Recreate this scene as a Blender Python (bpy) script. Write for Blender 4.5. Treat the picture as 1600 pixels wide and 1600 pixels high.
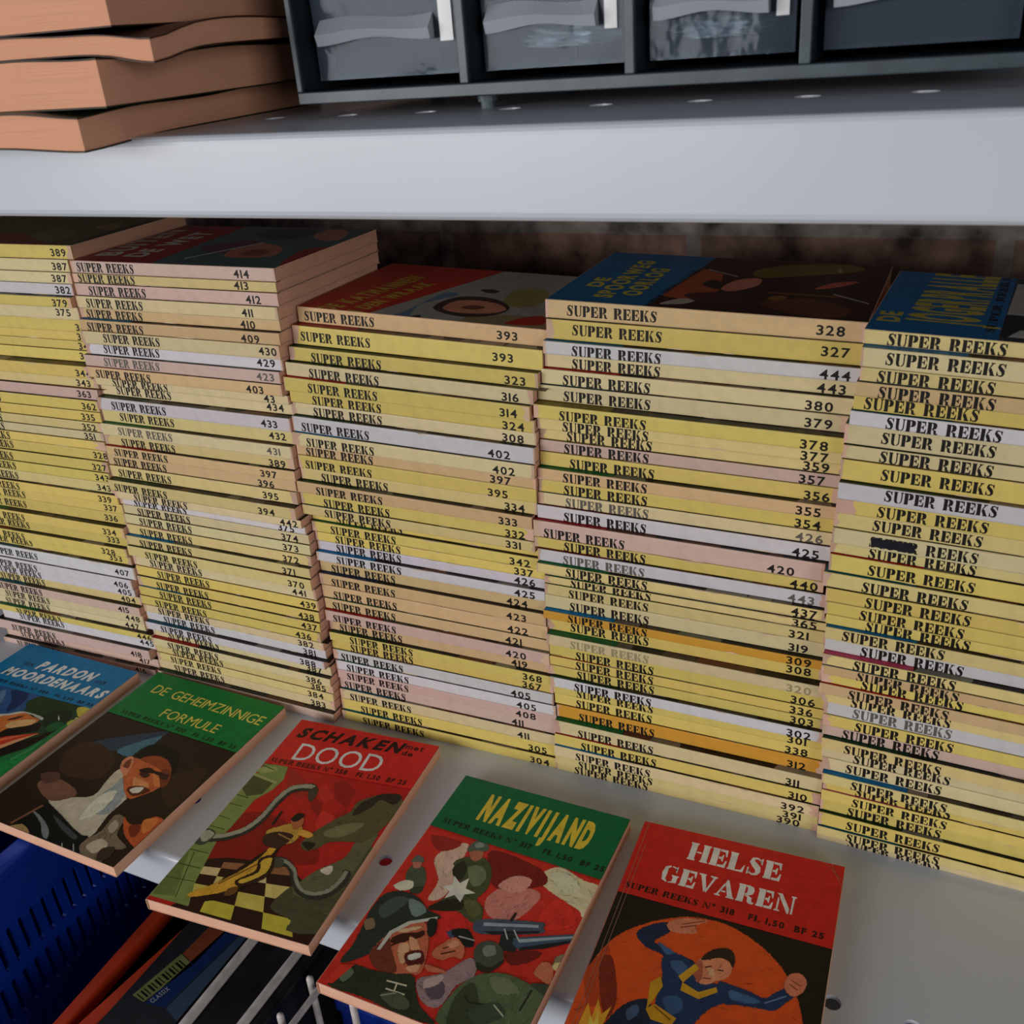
import bpy, bmesh, math, random
from mathutils import Vector, Matrix
from mathutils.geometry import tessellate_polygon
for o in list(bpy.data.objects): bpy.data.objects.remove(o)
SC = bpy.context.scene
COL = SC.collection
random.seed(11)

# ------------------------------------------------------------ camera, world, light, exposure
CAM_LOC = Vector((0.000000, -0.336172, 0.482327))
CAM_R, CAM_U, CAM_F = Vector((0.902887, 0.423515, -0.073696)), Vector((-0.128041, 0.428599, 0.894376)), Vector((-0.410368, 0.798084, -0.441204))
cd = bpy.data.cameras.new('camera'); cam = bpy.data.objects.new('camera', cd); COL.objects.link(cam)
cam.matrix_world = Matrix(((CAM_R.x, CAM_U.x, -CAM_F.x, CAM_LOC.x), (CAM_R.y, CAM_U.y, -CAM_F.y, CAM_LOC.y),
                           (CAM_R.z, CAM_U.z, -CAM_F.z, CAM_LOC.z), (0, 0, 0, 1)))
cd.sensor_width = 36.0; cd.lens = 1565.55 / 1600.0 * 36.0
cd.clip_start = 0.02; cd.clip_end = 30
cd.dof.use_dof = True; cd.dof.focus_distance = 0.66; cd.dof.aperture_fstop = 24
SC.camera = cam
w = bpy.data.worlds.new('daylight_room'); SC.world = w; w.use_nodes = True
wb = w.node_tree.nodes['Background']; wb.inputs[0].default_value = (0.78, 0.86, 1.0, 1); wb.inputs[1].default_value = 0.085
def area(name, loc, target, sx, sy, power, col):
    l = bpy.data.lights.new(name, 'AREA'); l.shape = 'RECTANGLE'; l.size = sx; l.size_y = sy; l.energy = power; l.color = col
    o = bpy.data.objects.new(name, l); COL.objects.link(o); o.location = loc
    o.rotation_euler = (Vector(target) - Vector(loc)).to_track_quat('-Z', 'Y').to_euler(); return o
area('window_daylight', (-1.45, -2.2, 0.56), (-.3, .1, .2), 1.9, 0.9, 38, (1.0, 0.97, 0.95))
area('window_daylight_side', (1.9, -1.7, 0.7), (-.2, .1, .2), 1.0, 1.0, 15, (1.0, 0.96, 0.93))
SC.view_settings.view_transform = 'Standard'; SC.view_settings.look = 'None'
SC.view_settings.gamma = 1; SC.view_settings.use_curve_mapping = False
SC.view_settings.exposure = 0.14

# ------------------------------------------------------------ helpers
def lin(c):
    return tuple(((v / 255) / 12.92 if v / 255 <= .04045 else ((v / 255 + .055) / 1.055) ** 2.4) for v in c)
def tag(o, label=None, cat=None, group=None, kind=None):
    if label: o['label'] = label
    if cat: o['category'] = cat
    if group: o['group'] = group
    if kind: o['kind'] = kind
    return o
def thing(name, label, cat, loc=(0, 0, 0), rz=0, group=None):
    o = bpy.data.objects.new(name, None); COL.objects.link(o); o.location = loc; o.rotation_euler = (0, 0, rz)
    o.empty_display_size = .02
    return tag(o, label, cat, group)
class MB:
    """collects faces (each with a print colour and a material slot) into one mesh"""
    def __init__(s): s.v = []; s.f = []; s.c = []; s.m = []
    def add(s, vs, fs, col=(1, 1, 1), mi=0):
        b = len(s.v); s.v += [tuple(p) for p in vs]
        for f in fs: s.f.append(tuple(i + b for i in f)); s.c.append(col); s.m.append(mi)
    def box(s, x0, x1, y0, y1, z0, z1, col=(1, 1, 1), mi=0, M=None):
        vs = [Vector((x, y, z)) for z in (z0, z1) for x, y in ((x0, y0), (x1, y0), (x1, y1), (x0, y1))]
        if M: vs = [M @ p for p in vs]
        s.add(vs, [(3, 2, 1, 0), (4, 5, 6, 7), (0, 1, 5, 4), (1, 2, 6, 5), (2, 3, 7, 6), (3, 0, 4, 7)], col, mi)
    def poly(s, pts, fn, col, mi=0):
        """flat polygon of 2D points, placed by fn(x, y)"""
        tri = tessellate_polygon([[Vector((p[0], p[1], 0)) for p in pts]])
        s.add([fn(*p) for p in pts], [t if area2([pts[i] for i in t]) > 0 else t[::-1] for t in tri], col, mi)
    def tube(s, pts, r, n=8, col=(1, 1, 1), mi=0, round_end=True):
        pts = [Vector(p) for p in pts]; rings = []; rr = []
        if round_end:
            d0 = (pts[0] - pts[1]).normalized(); d1 = (pts[-1] - pts[-2]).normalized()
            seq = [(pts[0] + d0 * r * .9, .35 * r), (pts[0] + d0 * r * .5, .85 * r)] + [(p, r) for p in pts] + [(pts[-1] + d1 * r * .5, .85 * r), (pts[-1] + d1 * r * .9, .35 * r)]
        else: seq = [(p, r) for p in pts]
        P = [q[0] for q in seq]
        for i, (p, q) in enumerate(seq):
            t = (P[min(i + 1, len(P) - 1)] - P[max(i - 1, 0)]).normalized()
            a = t.cross(Vector((0, 0, 1)) if abs(t.z) < .9 else Vector((1, 0, 0))).normalized(); b = t.cross(a)
            rings.append([p + a * q * math.cos(k * 2 * math.pi / n) + b * q * math.sin(k * 2 * math.pi / n) for k in range(n)])
        vs = [p for r_ in rings for p in r_]; fs = []
        for i in range(len(rings) - 1):
            for k in range(n): fs.append((i * n + k, i * n + (k + 1) % n, (i + 1) * n + (k + 1) % n, (i + 1) * n + k))
        fs.append(tuple(range(n))[::-1]); fs.append(tuple((len(rings) - 1) * n + k for k in range(n)))
        s.add(vs, fs, col, mi)
    def build(s, name, mats, parent=None, smooth=False, bevel=0):
        me = bpy.data.meshes.new(name); me.from_pydata(s.v, [], s.f)
        if not isinstance(mats, (list, tuple)): mats = [mats]
        for m in mats: me.materials.append(m)
        a = me.attributes.new('Col', 'FLOAT_COLOR', 'CORNER'); buf = []
        for f, c in zip(s.f, s.c): buf += [c[0], c[1], c[2], 1.0] * len(f)
        a.data.foreach_set('color', buf)
        me.polygons.foreach_set('material_index', s.m)
        if smooth: me.polygons.foreach_set('use_smooth', [True] * len(s.f))
        me.update()
        o = bpy.data.objects.new(name, me); COL.objects.link(o)
        if parent: o.parent = parent
        if bevel:
            md = o.modifiers.new('soft_edge', 'BEVEL'); md.width = bevel; md.segments = 2; md.limit_method = 'ANGLE'
        return o
def area2(p): return sum(p[i][0] * p[(i + 1) % len(p)][1] - p[(i + 1) % len(p)][0] * p[i][1] for i in range(len(p)))
def clip_poly(pts, x0, x1, y0, y1):
    for ax, lim, sgn in ((0, x0, 1), (0, x1, -1), (1, y0, 1), (1, y1, -1)):
        out = []
        for i in range(len(pts)):
            a, b = pts[i], pts[(i + 1) % len(pts)]
            ia, ib = (a[ax] - lim) * sgn >= 0, (b[ax] - lim) * sgn >= 0
            if ia: out.append(a)
            if ia != ib:
                t = (lim - a[ax]) / (b[ax] - a[ax]); out.append((a[0] + (b[0] - a[0]) * t, a[1] + (b[1] - a[1]) * t))
        pts = out
        if len(pts) < 3: return []
    return pts
def smooth_poly(p, k=4):
    n = len(p); out = []
    for i in range(n):
        a, b, c, d = p[i - 1], p[i], p[(i + 1) % n], p[(i + 2) % n]
        for j in range(k):
            t = j / k
            out.append(tuple(.5 * (2 * b[q] + (c[q] - a[q]) * t + (2 * a[q] - 5 * b[q] + 4 * c[q] - d[q]) * t * t + (3 * b[q] - a[q] - 3 * c[q] + d[q]) * t ** 3) for q in (0, 1)))
    return out

# ------------------------------------------------------------ materials (all procedural)
def mat(name, base=(.5, .5, .5), rough=.5, metal=0, spec=.5):
    m = bpy.data.materials.new(name); m.use_nodes = True; b = m.node_tree.nodes['Principled BSDF']
    b.inputs['Base Color'].default_value = (*base, 1); b.inputs['Roughness'].default_value = rough; b.inputs['Metallic'].default_value = metal
    b.inputs['Specular IOR Level'].default_value = spec
    return m
def nodes(m): return m.node_tree.nodes, m.node_tree.links, m.node_tree.nodes['Principled BSDF']
def noise_tint(m, scale, lo, hi, stretch=(1, 1, 1), detail=4, src=None, bump=0):
    """multiply the base colour by a noise between lo and hi"""
    N, Lk, b = nodes(m)
    tc = N.new('ShaderNodeTexCoord'); mp = N.new('ShaderNodeMapping'); mp.inputs['Scale'].default_value = stretch
    nz = N.new('ShaderNodeTexNoise'); nz.inputs['Scale'].default_value = scale; nz.inputs['Detail'].default_value = detail
    mr = N.new('ShaderNodeMapRange'); mr.inputs['From Min'].default_value = .3; mr.inputs['From Max'].default_value = .7
    mr.inputs['To Min'].default_value = lo; mr.inputs['To Max'].default_value = hi
    mx = N.new('ShaderNodeMix'); mx.data_type = 'RGBA'; mx.blend_type = 'MULTIPLY'; mx.inputs['Factor'].default_value = 1
    Lk.new(tc.outputs['Object'], mp.inputs['Vector']); Lk.new(mp.outputs['Vector'], nz.inputs['Vector']); Lk.new(nz.outputs['Fac'], mr.inputs['Value'])
    if src: Lk.new(src, mx.inputs[6])
    else: mx.inputs[6].default_value = b.inputs['Base Color'].default_value
    Lk.new(mr.outputs['Result'], mx.inputs[7]); Lk.new(mx.outputs[2], b.inputs['Base Color'])
    if bump:
        bp = N.new('ShaderNodeBump'); bp.inputs['Strength'].default_value = bump; bp.inputs['Distance'].default_value = .002
        Lk.new(nz.outputs['Fac'], bp.inputs['Height']); Lk.new(bp.outputs['Normal'], b.inputs['Normal'])
    return mx.outputs[2]
def print_mat(name, rough, lo, hi, scale, spec=.35):
    m = mat(name, rough=rough, spec=spec); N, Lk, b = nodes(m)
    at = N.new('ShaderNodeAttribute'); at.attribute_name = 'Col'
    noise_tint(m, scale, lo, hi, detail=6, src=at.outputs['Color']); return m
M_COVER = print_mat('printed_cover', .42, .86, 1.1, 160, .22)
M_SPINE = print_mat('printed_spine', .5, .93, 1.05, 130, .25)
M_PAGE = mat('aged_page_edges', lin((236, 184, 156)), .85, spec=.1); noise_tint(M_PAGE, 1, .80, 1.08, (60, 60, 2600), 3)
M_PAGE_OLD = mat('thick_book_pages', lin((226, 166, 134)), .85, spec=.1); noise_tint(M_PAGE_OLD, 1, .86, 1.07, (18, 18, 5200), 5)
M_SHELF = mat('white_powder_coated_steel', (.585, .625, .70), .30, spec=.45); noise_tint(M_SHELF, 7, .95, 1.03)
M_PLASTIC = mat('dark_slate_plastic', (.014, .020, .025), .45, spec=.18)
M_RIM = mat('front_lit_slate_plastic', (.046, .070, .085), .4); noise_tint(M_RIM, 60, .7, 1.25); noise_tint(M_PLASTIC, 60, .8, 1.15)  # rim is a lighter copy of the slate plastic, front light put into its colour
M_FROST = mat('frosted_pull_plastic', (.34, .38, .43), .3)
M_WHITE = mat('white_plastic', (.78, .8, .82), .3)
M_FOOT = mat('grey_foot_plastic', (.13, .18, .21), .45)
M_BLUE = mat('blue_crate_plastic', (.003, .034, .34), .36); noise_tint(M_BLUE, 30, .8, 1.1)
M_ORANGE = mat('orange_red_card', (.62, .055, .012), .5); noise_tint(M_ORANGE, 40, .8, 1.1)
M_WIRE = mat('white_coated_wire', (.72, .66, .64), .4); noise_tint(M_WIRE, 90, .75, 1.08)
M_BLACK = mat('black_and_shaded_card', (.012, .012, .014), .45); noise_tint(M_BLACK, 60, .6, 1.4)
M_RED = mat('red_box_card', (.42, .012, .012), .5)
M_FLOOR = mat('dark_concrete_floor', (.06, .058, .055), .8); noise_tint(M_FLOOR, 12, .7, 1.3)
def clear_mat():
    m = bpy.data.materials.new('clear_drawer_plastic'); m.use_nodes = True; N, Lk = m.node_tree.nodes, m.node_tree.links
    N.remove(N['Principled BSDF']); out = N['Material Output']
    tr = N.new('ShaderNodeBsdfTransparent'); tr.inputs['Color'].default_value = (.80, .86, .90, 1)
    gl = N.new('ShaderNodeBsdfGlossy'); gl.inputs['Roughness'].default_value = .09; gl.inputs['Color'].default_value = (.9, .95, 1, 1)
    df = N.new('ShaderNodeBsdfDiffuse'); df.inputs['Color'].default_value = (.22, .27, .34, 1)
    lw = N.new('ShaderNodeLayerWeight'); lw.inputs['Blend'].default_value = .16
    tc = N.new('ShaderNodeTexCoord'); nz = N.new('ShaderNodeTexNoise'); nz.inputs['Scale'].default_value = 45; nz.inputs['Detail'].default_value = 3
    bp = N.new('ShaderNodeBump'); bp.inputs['Strength'].default_value = .35; bp.inputs['Distance'].default_value = .004
    Lk.new(tc.outputs['Object'], nz.inputs['Vector']); Lk.new(nz.outputs['Fac'], bp.inputs['Height']); Lk.new(bp.outputs['Normal'], gl.inputs['Normal'])
    a = N.new('ShaderNodeMixShader'); a.inputs[0].default_value = .14; Lk.new(tr.outputs[0], a.inputs[1]); Lk.new(df.outputs[0], a.inputs[2])
    mx = N.new('ShaderNodeMixShader'); Lk.new(lw.outputs['Fresnel'], mx.inputs[0]); Lk.new(a.outputs[0], mx.inputs[1]); Lk.new(gl.outputs[0], mx.inputs[2])
    Lk.new(mx.outputs[0], out.inputs['Surface']); return m
M_CLEAR = clear_mat()
def brick_mat():
    m = mat('old_brick', rough=.9, spec=.15); N, Lk, b = nodes(m)
    tc = N.new('ShaderNodeTexCoord'); mp = N.new('ShaderNodeMapping'); mp.inputs['Rotation'].default_value = (math.pi / 2, 0, 0)
    br = N.new('ShaderNodeTexBrick'); br.inputs['Scale'].default_value = 1; br.inputs['Brick Width'].default_value = .215; br.inputs['Row Height'].default_value = .066
    br.inputs['Mortar Size'].default_value = .006; br.inputs['Color1'].default_value = (.105, .062, .045, 1); br.inputs['Color2'].default_value = (.085, .055, .045, 1)
    br.inputs['Mortar'].default_value = (.10, .088, .08, 1)
    Lk.new(tc.outputs['Object'], mp.inputs['Vector']); Lk.new(mp.outputs['Vector'], br.inputs['Vector'])
    noise_tint(m, 38, .3, 2.7, detail=8, src=br.outputs['Color'], bump=.6); return m
M_BRICK = brick_mat()

# ------------------------------------------------------------ flat sheets with holes (filled 2D curves)
def plate(outer, holes, th):
    cu = bpy.data.curves.new('plate_outline', 'CURVE'); cu.dimensions = '2D'; cu.fill_mode = 'BOTH'; cu.extrude = th / 2
    for pts in [outer] + holes:
        sp = cu.splines.new('POLY'); sp.points.add(len(pts) - 1); sp.use_cyclic_u = True
        for p, q in zip(sp.points, pts): p.co = (q[0], q[1], 0, 1)
    ob = bpy.data.objects.new('plate_outline', cu); COL.objects.link(ob)
    dg = bpy.context.evaluated_depsgraph_get(); me = bpy.data.meshes.new_from_object(ob.evaluated_get(dg))
    vs = [v.co.copy() for v in me.vertices]; fs = [tuple(p.vertices) for p in me.polygons]
    bpy.data.objects.remove(ob); bpy.data.curves.remove(cu); bpy.data.meshes.remove(me)
    return vs, fs
def disc(cx, cy, rx, ry=None, n=14):
    ry = ry or rx
    return [(cx + rx * math.cos(k * 2 * math.pi / n), cy + ry * math.sin(k * 2 * math.pi / n)) for k in range(n)]

# ------------------------------------------------------------ lettering: cut stencil slab capitals + the built-in sans
def stem(x, w, l=.05, r=.05):
    return [(x - l, 0), (x + w + r, 0), (x + w + r, .06), (x + w, .11), (x + w, .89), (x + w + r, .94), (x + w + r, 1), (x - l, 1), (x - l, .94), (x, .89), (x, .11), (x - l, .06)]
def stroke(path):
    L, R = [], []
    for i, (x, y, wd) in enumerate(path):
        a, b = path[max(0, i - 1)], path[min(len(path) - 1, i + 1)]
        dx, dy = b[0] - a[0], b[1] - a[1]; n = math.hypot(dx, dy) or 1
        L.append((x - dy / n * wd / 2, y + dx / n * wd / 2)); R.append((x + dy / n * wd / 2, y - dx / n * wd / 2))
    return L + R[::-1]
ARM_T = [(.42, 1), (.80, 1), (.82, .62), (.76, .62), (.68, .86), (.42, .88)]
ARM_M = [(.42, .56), (.54, .56), (.60, .70), (.65, .70), (.65, .32), (.60, .32), (.54, .44), (.42, .44)]
ARM_B = [(.42, 0), (.83, 0), (.86, .40), (.80, .40), (.70, .14), (.42, .12)]
BOWL = [(.41, 1), (.60, 1), (.80, .93), (.87, .73), (.80, .52), (.60, .43), (.41, .43), (.41, .50), (.48, .53), (.51, .60), (.51, .82), (.48, .88), (.41, .89)]
SS = [(.68, .74, .05), (.62, .90, .08), (.44, .96, .10), (.26, .90, .16), (.22, .74, .25), (.38, .58, .30), (.56, .42, .30), (.60, .24, .25), (.54, .10, .16), (.36, .04, .10), (.18, .10, .08), (.12, .26, .05)]
GL = {
 'S': (.82, [stroke(SS), [(.70, 1), (.75, 1), (.75, .64), (.70, .64), (.63, .88)], [(.06, 0), (.11, 0), (.18, .12), (.11, .38), (.06, .38)]]),
 'U': (.93, [[(.02, 1), (.40, 1), (.40, .94), (.35, .9), (.35, .28), (.38, .13), (.46, .07), (.46, 0), (.34, -.02), (.20, .03), (.11, .14), (.08, .30), (.08, .9), (.02, .94)],
             [(.52, 0), (.52, .06), (.62, .09), (.70, .20), (.72, .34), (.72, .9), (.65, .94), (.65, 1), (.92, 1), (.92, .94), (.83, .9), (.83, .30), (.78, .12), (.66, .02)]]),
 'P': (.90, [stem(.05, .335, .045, .0), BOWL]), 'E': (.88, [stem(.05, .335, .045, .0), ARM_T, ARM_M, ARM_B]),
 'R': (1.0, [stem(.05, .335, .045, .0), BOWL, [(.42, .40), (.60, .42), (.80, .34), (.84, .12), (.90, .08), (.95, .12), (.97, .08), (.90, -.02), (.70, -.01), (.60, .08), (.58, .30), (.52, .36), (.42, .36)]]),
 'K': (1.02, [stem(.05, .335, .045, .02), [(.43, .48), (.66, .90), (.60, .94), (.60, 1), (.94, 1), (.94, .94), (.80, .90), (.58, .58)], [(.46, .44), (.60, .60), (.72, .54), (.94, .09), (1.0, .06), (1.0, 0), (.58, 0), (.58, .06), (.63, .10)]]),
 'N': (1.08, [[(.02, 1), (.30, 1), (.78, .26), (.78, -.02), (.70, -.02), (.20, .78), (.20, .86)], [(.02, 0), (.30, 0), (.30, .06), (.20, .10), (.20, .66), (.11, .80), (.11, .10), (.02, .06)], [(.78, 1), (1.05, 1), (1.05, .94), (.96, .90), (.96, .0), (.86, .0), (.86, .90), (.78, .94)]]),
 'H': (1.08, [stem(.055, .31), stem(.71, .31), [(.41, .54), (.66, .54), (.66, .46), (.41, .46)]]), 'L': (.86, [stem(.05, .335, .045, .02), [(.41, 0), (.80, 0), (.84, .42), (.80, .42), (.68, .11), (.41, .08)]]),
 'G': (1.0, [stroke([(.40, .97, .08), (.20, .85, .20), (.17, .5, .28), (.20, .15, .20), (.40, .03, .08)]), stroke([(.48, .97, .07), (.66, .93, .08), (.76, .78, .06)]), [(.76, 1), (.81, 1), (.81, .64), (.77, .64), (.68, .86)], [(.58, .48), (.98, .48), (.98, .42), (.92, .38), (.92, .06), (.64, .02), (.48, -.01), (.48, .05), (.60, .08), (.66, .14), (.66, .38), (.58, .42)]]),
 'V': (1.0, [[(-.02, 1), (.38, 1), (.38, .94), (.34, .90), (.56, .22), (.46, -.02), (.10, .90), (-.02, .94)], [(.60, 1), (1.0, 1), (1.0, .94), (.92, .90), (.60, .0), (.54, .0), (.52, .10), (.60, .30), (.78, .88), (.60, .94)]]),
 'A': (1.05, [[(.46, 1), (.56, 1), (.95, .10), (1.03, .06), (1.03, 0), (.60, 0), (.60, .06), (.66, .10), (.42, .78)], [(.38, .80), (.44, .66), (.17, .10), (.28, .06), (.28, 0), (-.02, 0), (-.02, .06), (.08, .10)], [(.32, .34), (.50, .34), (.53, .26), (.28, .26)]]),
}
def tri2(polys):
    T = []
    for p in polys:
        for t in tessellate_polygon([[Vector((q[0], q[1], 0)) for q in p]]):
            q = [p[i] for i in t]
            T.append(q if area2(q) > 0 else q[::-1])
    return T
GCACHE = {}
def sans_glyph(ch, bold):
    cu = bpy.data.curves.new('glyph', 'FONT'); cu.body = ch; cu.size = 1.0; cu.resolution_u = 3; cu.offset = bold
    ob = bpy.data.objects.new('glyph', cu); COL.objects.link(ob)
    dg = bpy.context.evaluated_depsgraph_get(); me = bpy.data.meshes.new_from_object(ob.evaluated_get(dg))
    T = []
    for p in me.polygons:
        vs = [tuple(me.vertices[i].co[:2]) for i in p.vertices]
        for k in range(1, len(vs) - 1):
            q = [vs[0], vs[k], vs[k + 1]]; T.append(q if area2(q) > 0 else q[::-1])
    bpy.data.objects.remove(ob); bpy.data.curves.remove(cu); bpy.data.meshes.remove(me)
    return T
CAP = {}
def glyph(ch, style):
    """(width, triangles) with the capital height scaled to 1"""
    k = (ch, style)
    if k in GCACHE: return GCACHE[k]
    if style == 's' and ch in GL: r = (GL[ch][0], tri2(GL[ch][1]))
    else:
        bold = {'r': 0.0, 's': .045, 'b': .03, 'bi': .05, 'xb': .045, 'hb': .075, 'n': .022}[style]
        if bold not in CAP:
            ys = [q[1] for t in sans_glyph('H', bold) for q in t]; CAP[bold] = (min(ys), max(ys))
        y0, y1 = CAP[bold]; T = sans_glyph(ch, bold)
        if not T: r = (.4, [])
        else:
            x0 = min(q[0] for t in T for q in t); x1 = max(q[0] for t in T for q in t); s = 1 / (y1 - y0)
            pad = .06
            r = ((x1 - x0) * s + 2 * pad, [[((q[0] - x0) * s + pad, (q[1] - y0) * s) for q in t] for t in T])
    GCACHE[k] = r; return r
def lay(text, style, gap=.06, space=.5):
    x = 0; out = []
    for ch in text:
        if ch == ' ': x += space; continue
        wd, T = glyph(ch, style); out += [[(q[0] + x, q[1]) for q in t] for t in T]; x += wd + gap
    return x - gap, out

# ------------------------------------------------------------ structure
BACK = .415
mb = MB(); mb.box(-2.2, 1.6, BACK + .005, BACK + .12, -.45, 1.5); tag(mb.build('wall_back', M_BRICK), kind='structure')
mb = MB(); mb.box(-2.2, 1.6, -3.2, BACK + .12, -.50, -.45); tag(mb.build('floor', M_FLOOR), kind='structure')

def shelf_board(z, x0, x1, holes, lip, label):
    r = .0035; mb = MB()
    vs, fs = plate([(x0, r), (x1, r), (x1, BACK), (x0, BACK)], [disc(hx, hy, .0048) for hx, hy in holes], .0012)
    mb.add([(p.x, p.y, p.z - .0006) for p in vs], fs)
    prof = [(r, 0)] + [(r - r * math.sin(a), -r + r * math.cos(a)) for a in (.4, .8, 1.2, math.pi / 2)] + [(0, -lip + r)] + [(r - r * math.cos(a), -lip + r - r * math.sin(a)) for a in (.5, 1.0, math.pi / 2)] + [(.018, -lip), (.018, -lip + .0012), (r, -lip + .0012), (.0012, -lip + r), (.0012, -r), (r, -.0012)]
    n = len(prof); vs = [(x, p[0], p[1]) for x in (x0, x1) for p in prof]
    mb.add(vs, [(k, (k + 1) % n, n + (k + 1) % n, n + k) for k in range(n)] + [tuple(range(n))[::-1], tuple(range(n, 2 * n))])
    for hx, hy in holes:                                   # rolled rim below each punched hole
        c = disc(hx, hy, .0048); d = disc(hx, hy, .0045)
        vs = [(p[0], p[1], .0) for p in c] + [(p[0], p[1], -.0026) for p in d]; m = len(c)
        mb.add(vs, [(k, k + m, (k + 1) % m + m, (k + 1) % m) for k in range(m)])
    o = mb.build('shelf_board', M_SHELF); o.location = (0, 0, z)
    return tag(o, label, 'shelf', 'white steel shelf boards')
LIP = 0.0333; UP = 0.4156
hx = [-.0316 - .04 * k for k in range(24)] + [.0084 + .04 * k for k in range(10)]
shelf_board(0, -1.35, .52, [(x, .0505) for x in hx], LIP, 'lower white steel shelf board carrying the book stacks and the flat books')
shelf_board(UP + LIP, -1.35, .52, [(x, .064) for x in hx], LIP, 'upper white steel shelf board with the bright front edge above the book stacks')

# ------------------------------------------------------------ pocket books
CW = .1234; CL = .18
PAL = {'Y': (213, 191, 104), 'y': (212, 193, 130), 'c': (212, 196, 150), 't': (205, 174, 128), 'p': (202, 174, 162), 'w': (206, 202, 206), 'o': (200, 146, 52)}
CNAME = {'Y': 'yellow', 'y': 'light yellow', 'c': 'cream', 't': 'tan', 'p': 'pinkish', 'w': 'whitish', 'o': 'shiny orange-yellow'}
BAND = {'blue': (0, 110, 166), 'navy': (22, 42, 80), 'teal': (0, 84, 104), 'green': (8, 96, 52), 'dgreen': (18, 52, 30), 'red': (170, 26, 28), 'dred': (100, 18, 20), 'olive': (120, 108, 24), 'pink': (200, 70, 100), 'brown': (90, 50, 22), 'black': (22, 18, 16)}
def jit(c, a=.05):
    k = 1 + random.uniform(-a, a); return tuple(v * k * (1 + random.uniform(-a / 3, a / 3)) for v in c)
PAPER = lin((232, 190, 165))
def sheet(mb, x0, x1, L, z0, z1, col):
    b = len(mb.f); mb.box(x0, x1, -L, 0, z0, z1, col)
    for k in (2, 3, 4): mb.c[b + k] = PAPER
def book_parts(root, W, L, t, spine_col, cover_fill, spine_print=None, worn=True, pages=None):
    """cover sheets, spine and page block of one pocket book in its own frame: x from spine to fore edge, -y from head to tail"""
    mb = MB(); base = cover_fill(mb, t)
    sheet(mb, .0006, W, L, t - .00035, t, base); sheet(mb, .0006, W, L, 0, .00035, base)
    mb.build('cover', M_COVER, root)
    pg = MB(); pg.box(.0011, W - .0005, -L + .0005, -.0005, .00036, t - .00036); pg.build('page_block', pages or M_PAGE, root)
    sp = MB(); c = spine_col; r = .0012
    prof = [(.0007, 0), (.0002, .0003), (0, r), (0, t - r), (.0002, t - .0003), (.0007, t), (.0010, t - .0002), (.0010, .0002)]
    n = len(prof); vs = [(p[0], y, p[1]) for y in (0, -L) for p in prof]
    sp.add(vs, [(k, k + n, (k + 1) % n + n, (k + 1) % n) for k in range(n)] + [tuple(range(n)), tuple(range(n, 2 * n))[::-1]], c)
    put = lambda e: (lambda s, z: Vector((-e, -s, z)))        # spine plane seen from the front: s runs to the right, z up
    if worn:
        for side in (0, 1):
            if random.random() < .75:
                d = random.choice((.0012, .002, .003, .005)) * random.uniform(.6, 1.3)
                if worn == side + 2: d = .013
                pts = [(0, .0003), (d * random.uniform(.5, 1), .0003), (d * random.uniform(.5, 1.2), t * .3), (d * random.uniform(.4, 1), t * .6), (d * random.uniform(.6, 1.3), t - .0003), (0, t - .0003)]
                if side: pts = [(L - p[0], p[1]) for p in pts][::-1]
                sp.poly(pts, put(.00002), lin(jit((204, 168, 146), .07)))
        for k in range(random.randint(0, 3)):                  # scuffs along the long edges
            s = random.uniform(.02, L - .03); ln = random.uniform(.004, .02); up = random.random() < .5; h = random.uniform(.0004, .0011)
            pts = [(s, t - .0002), (s + ln * .3, t - h), (s + ln * .7, t - h * .7), (s + ln, t - .0002)] if up else [(s, .0002), (s + ln, .0002), (s + ln * .6, h), (s + ln * .3, h * .8)]
            sp.poly(pts, put(.00002), lin(jit((214, 186, 160), .08)))
    if spine_print: spine_print(sp, put(.00005), t)
    sp.build('spine', M_SPINE, root)
def ink_text(sp, put, T, s0, s1, z0, h, col, t):
    if not T: return
    x0 = min(q[0] for k in T for q in k); x1 = max(q[0] for k in T for q in k); f = (s1 - s0) / (x1 - x0)
    for k in T:
        p = clip_poly([(s0 + (q[0] - x0) * f, z0 + q[1] * h) for q in k], 0.0005, CL, .0004, t - .0004)
        if len(p) >= 3: sp.add([put(*q) for q in p], [tuple(range(len(p)))], col)
_, SUPER = lay('SUPER REEKS', 's', .055, .62)
def stacked_cover(flag):
    def fill(mb, t):
        key = flag if flag in BAND else random.choice(list(BAND)); z = t + .00002
        base = lin(jit((48, 36, 28), .2)); up = lambda x, y: Vector((x, y, z))
        mb.poly([(.0007, -CL * .27), (CW - .001, -CL * .27), (CW - .001, -.0003), (.0007, -.0003)], up, lin(jit(BAND[key], .1)))
        y = -CL * .27
        while y > -CL + .02:
            d = random.uniform(.008, .03)
            c = random.choice(((30, 24, 20), (70, 60, 50), (24, 30, 28), (96, 60, 40), (120, 112, 100), (40, 26, 22), (30, 24, 20)))
            mb.poly([(.0007, y - d), (random.uniform(.01, .03), y - d * random.uniform(.6, 1.2)), (.02, y - d * .3), (.0007, y)], up, lin(jit(c, .15))); y -= d
        return base
    return fill
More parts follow.
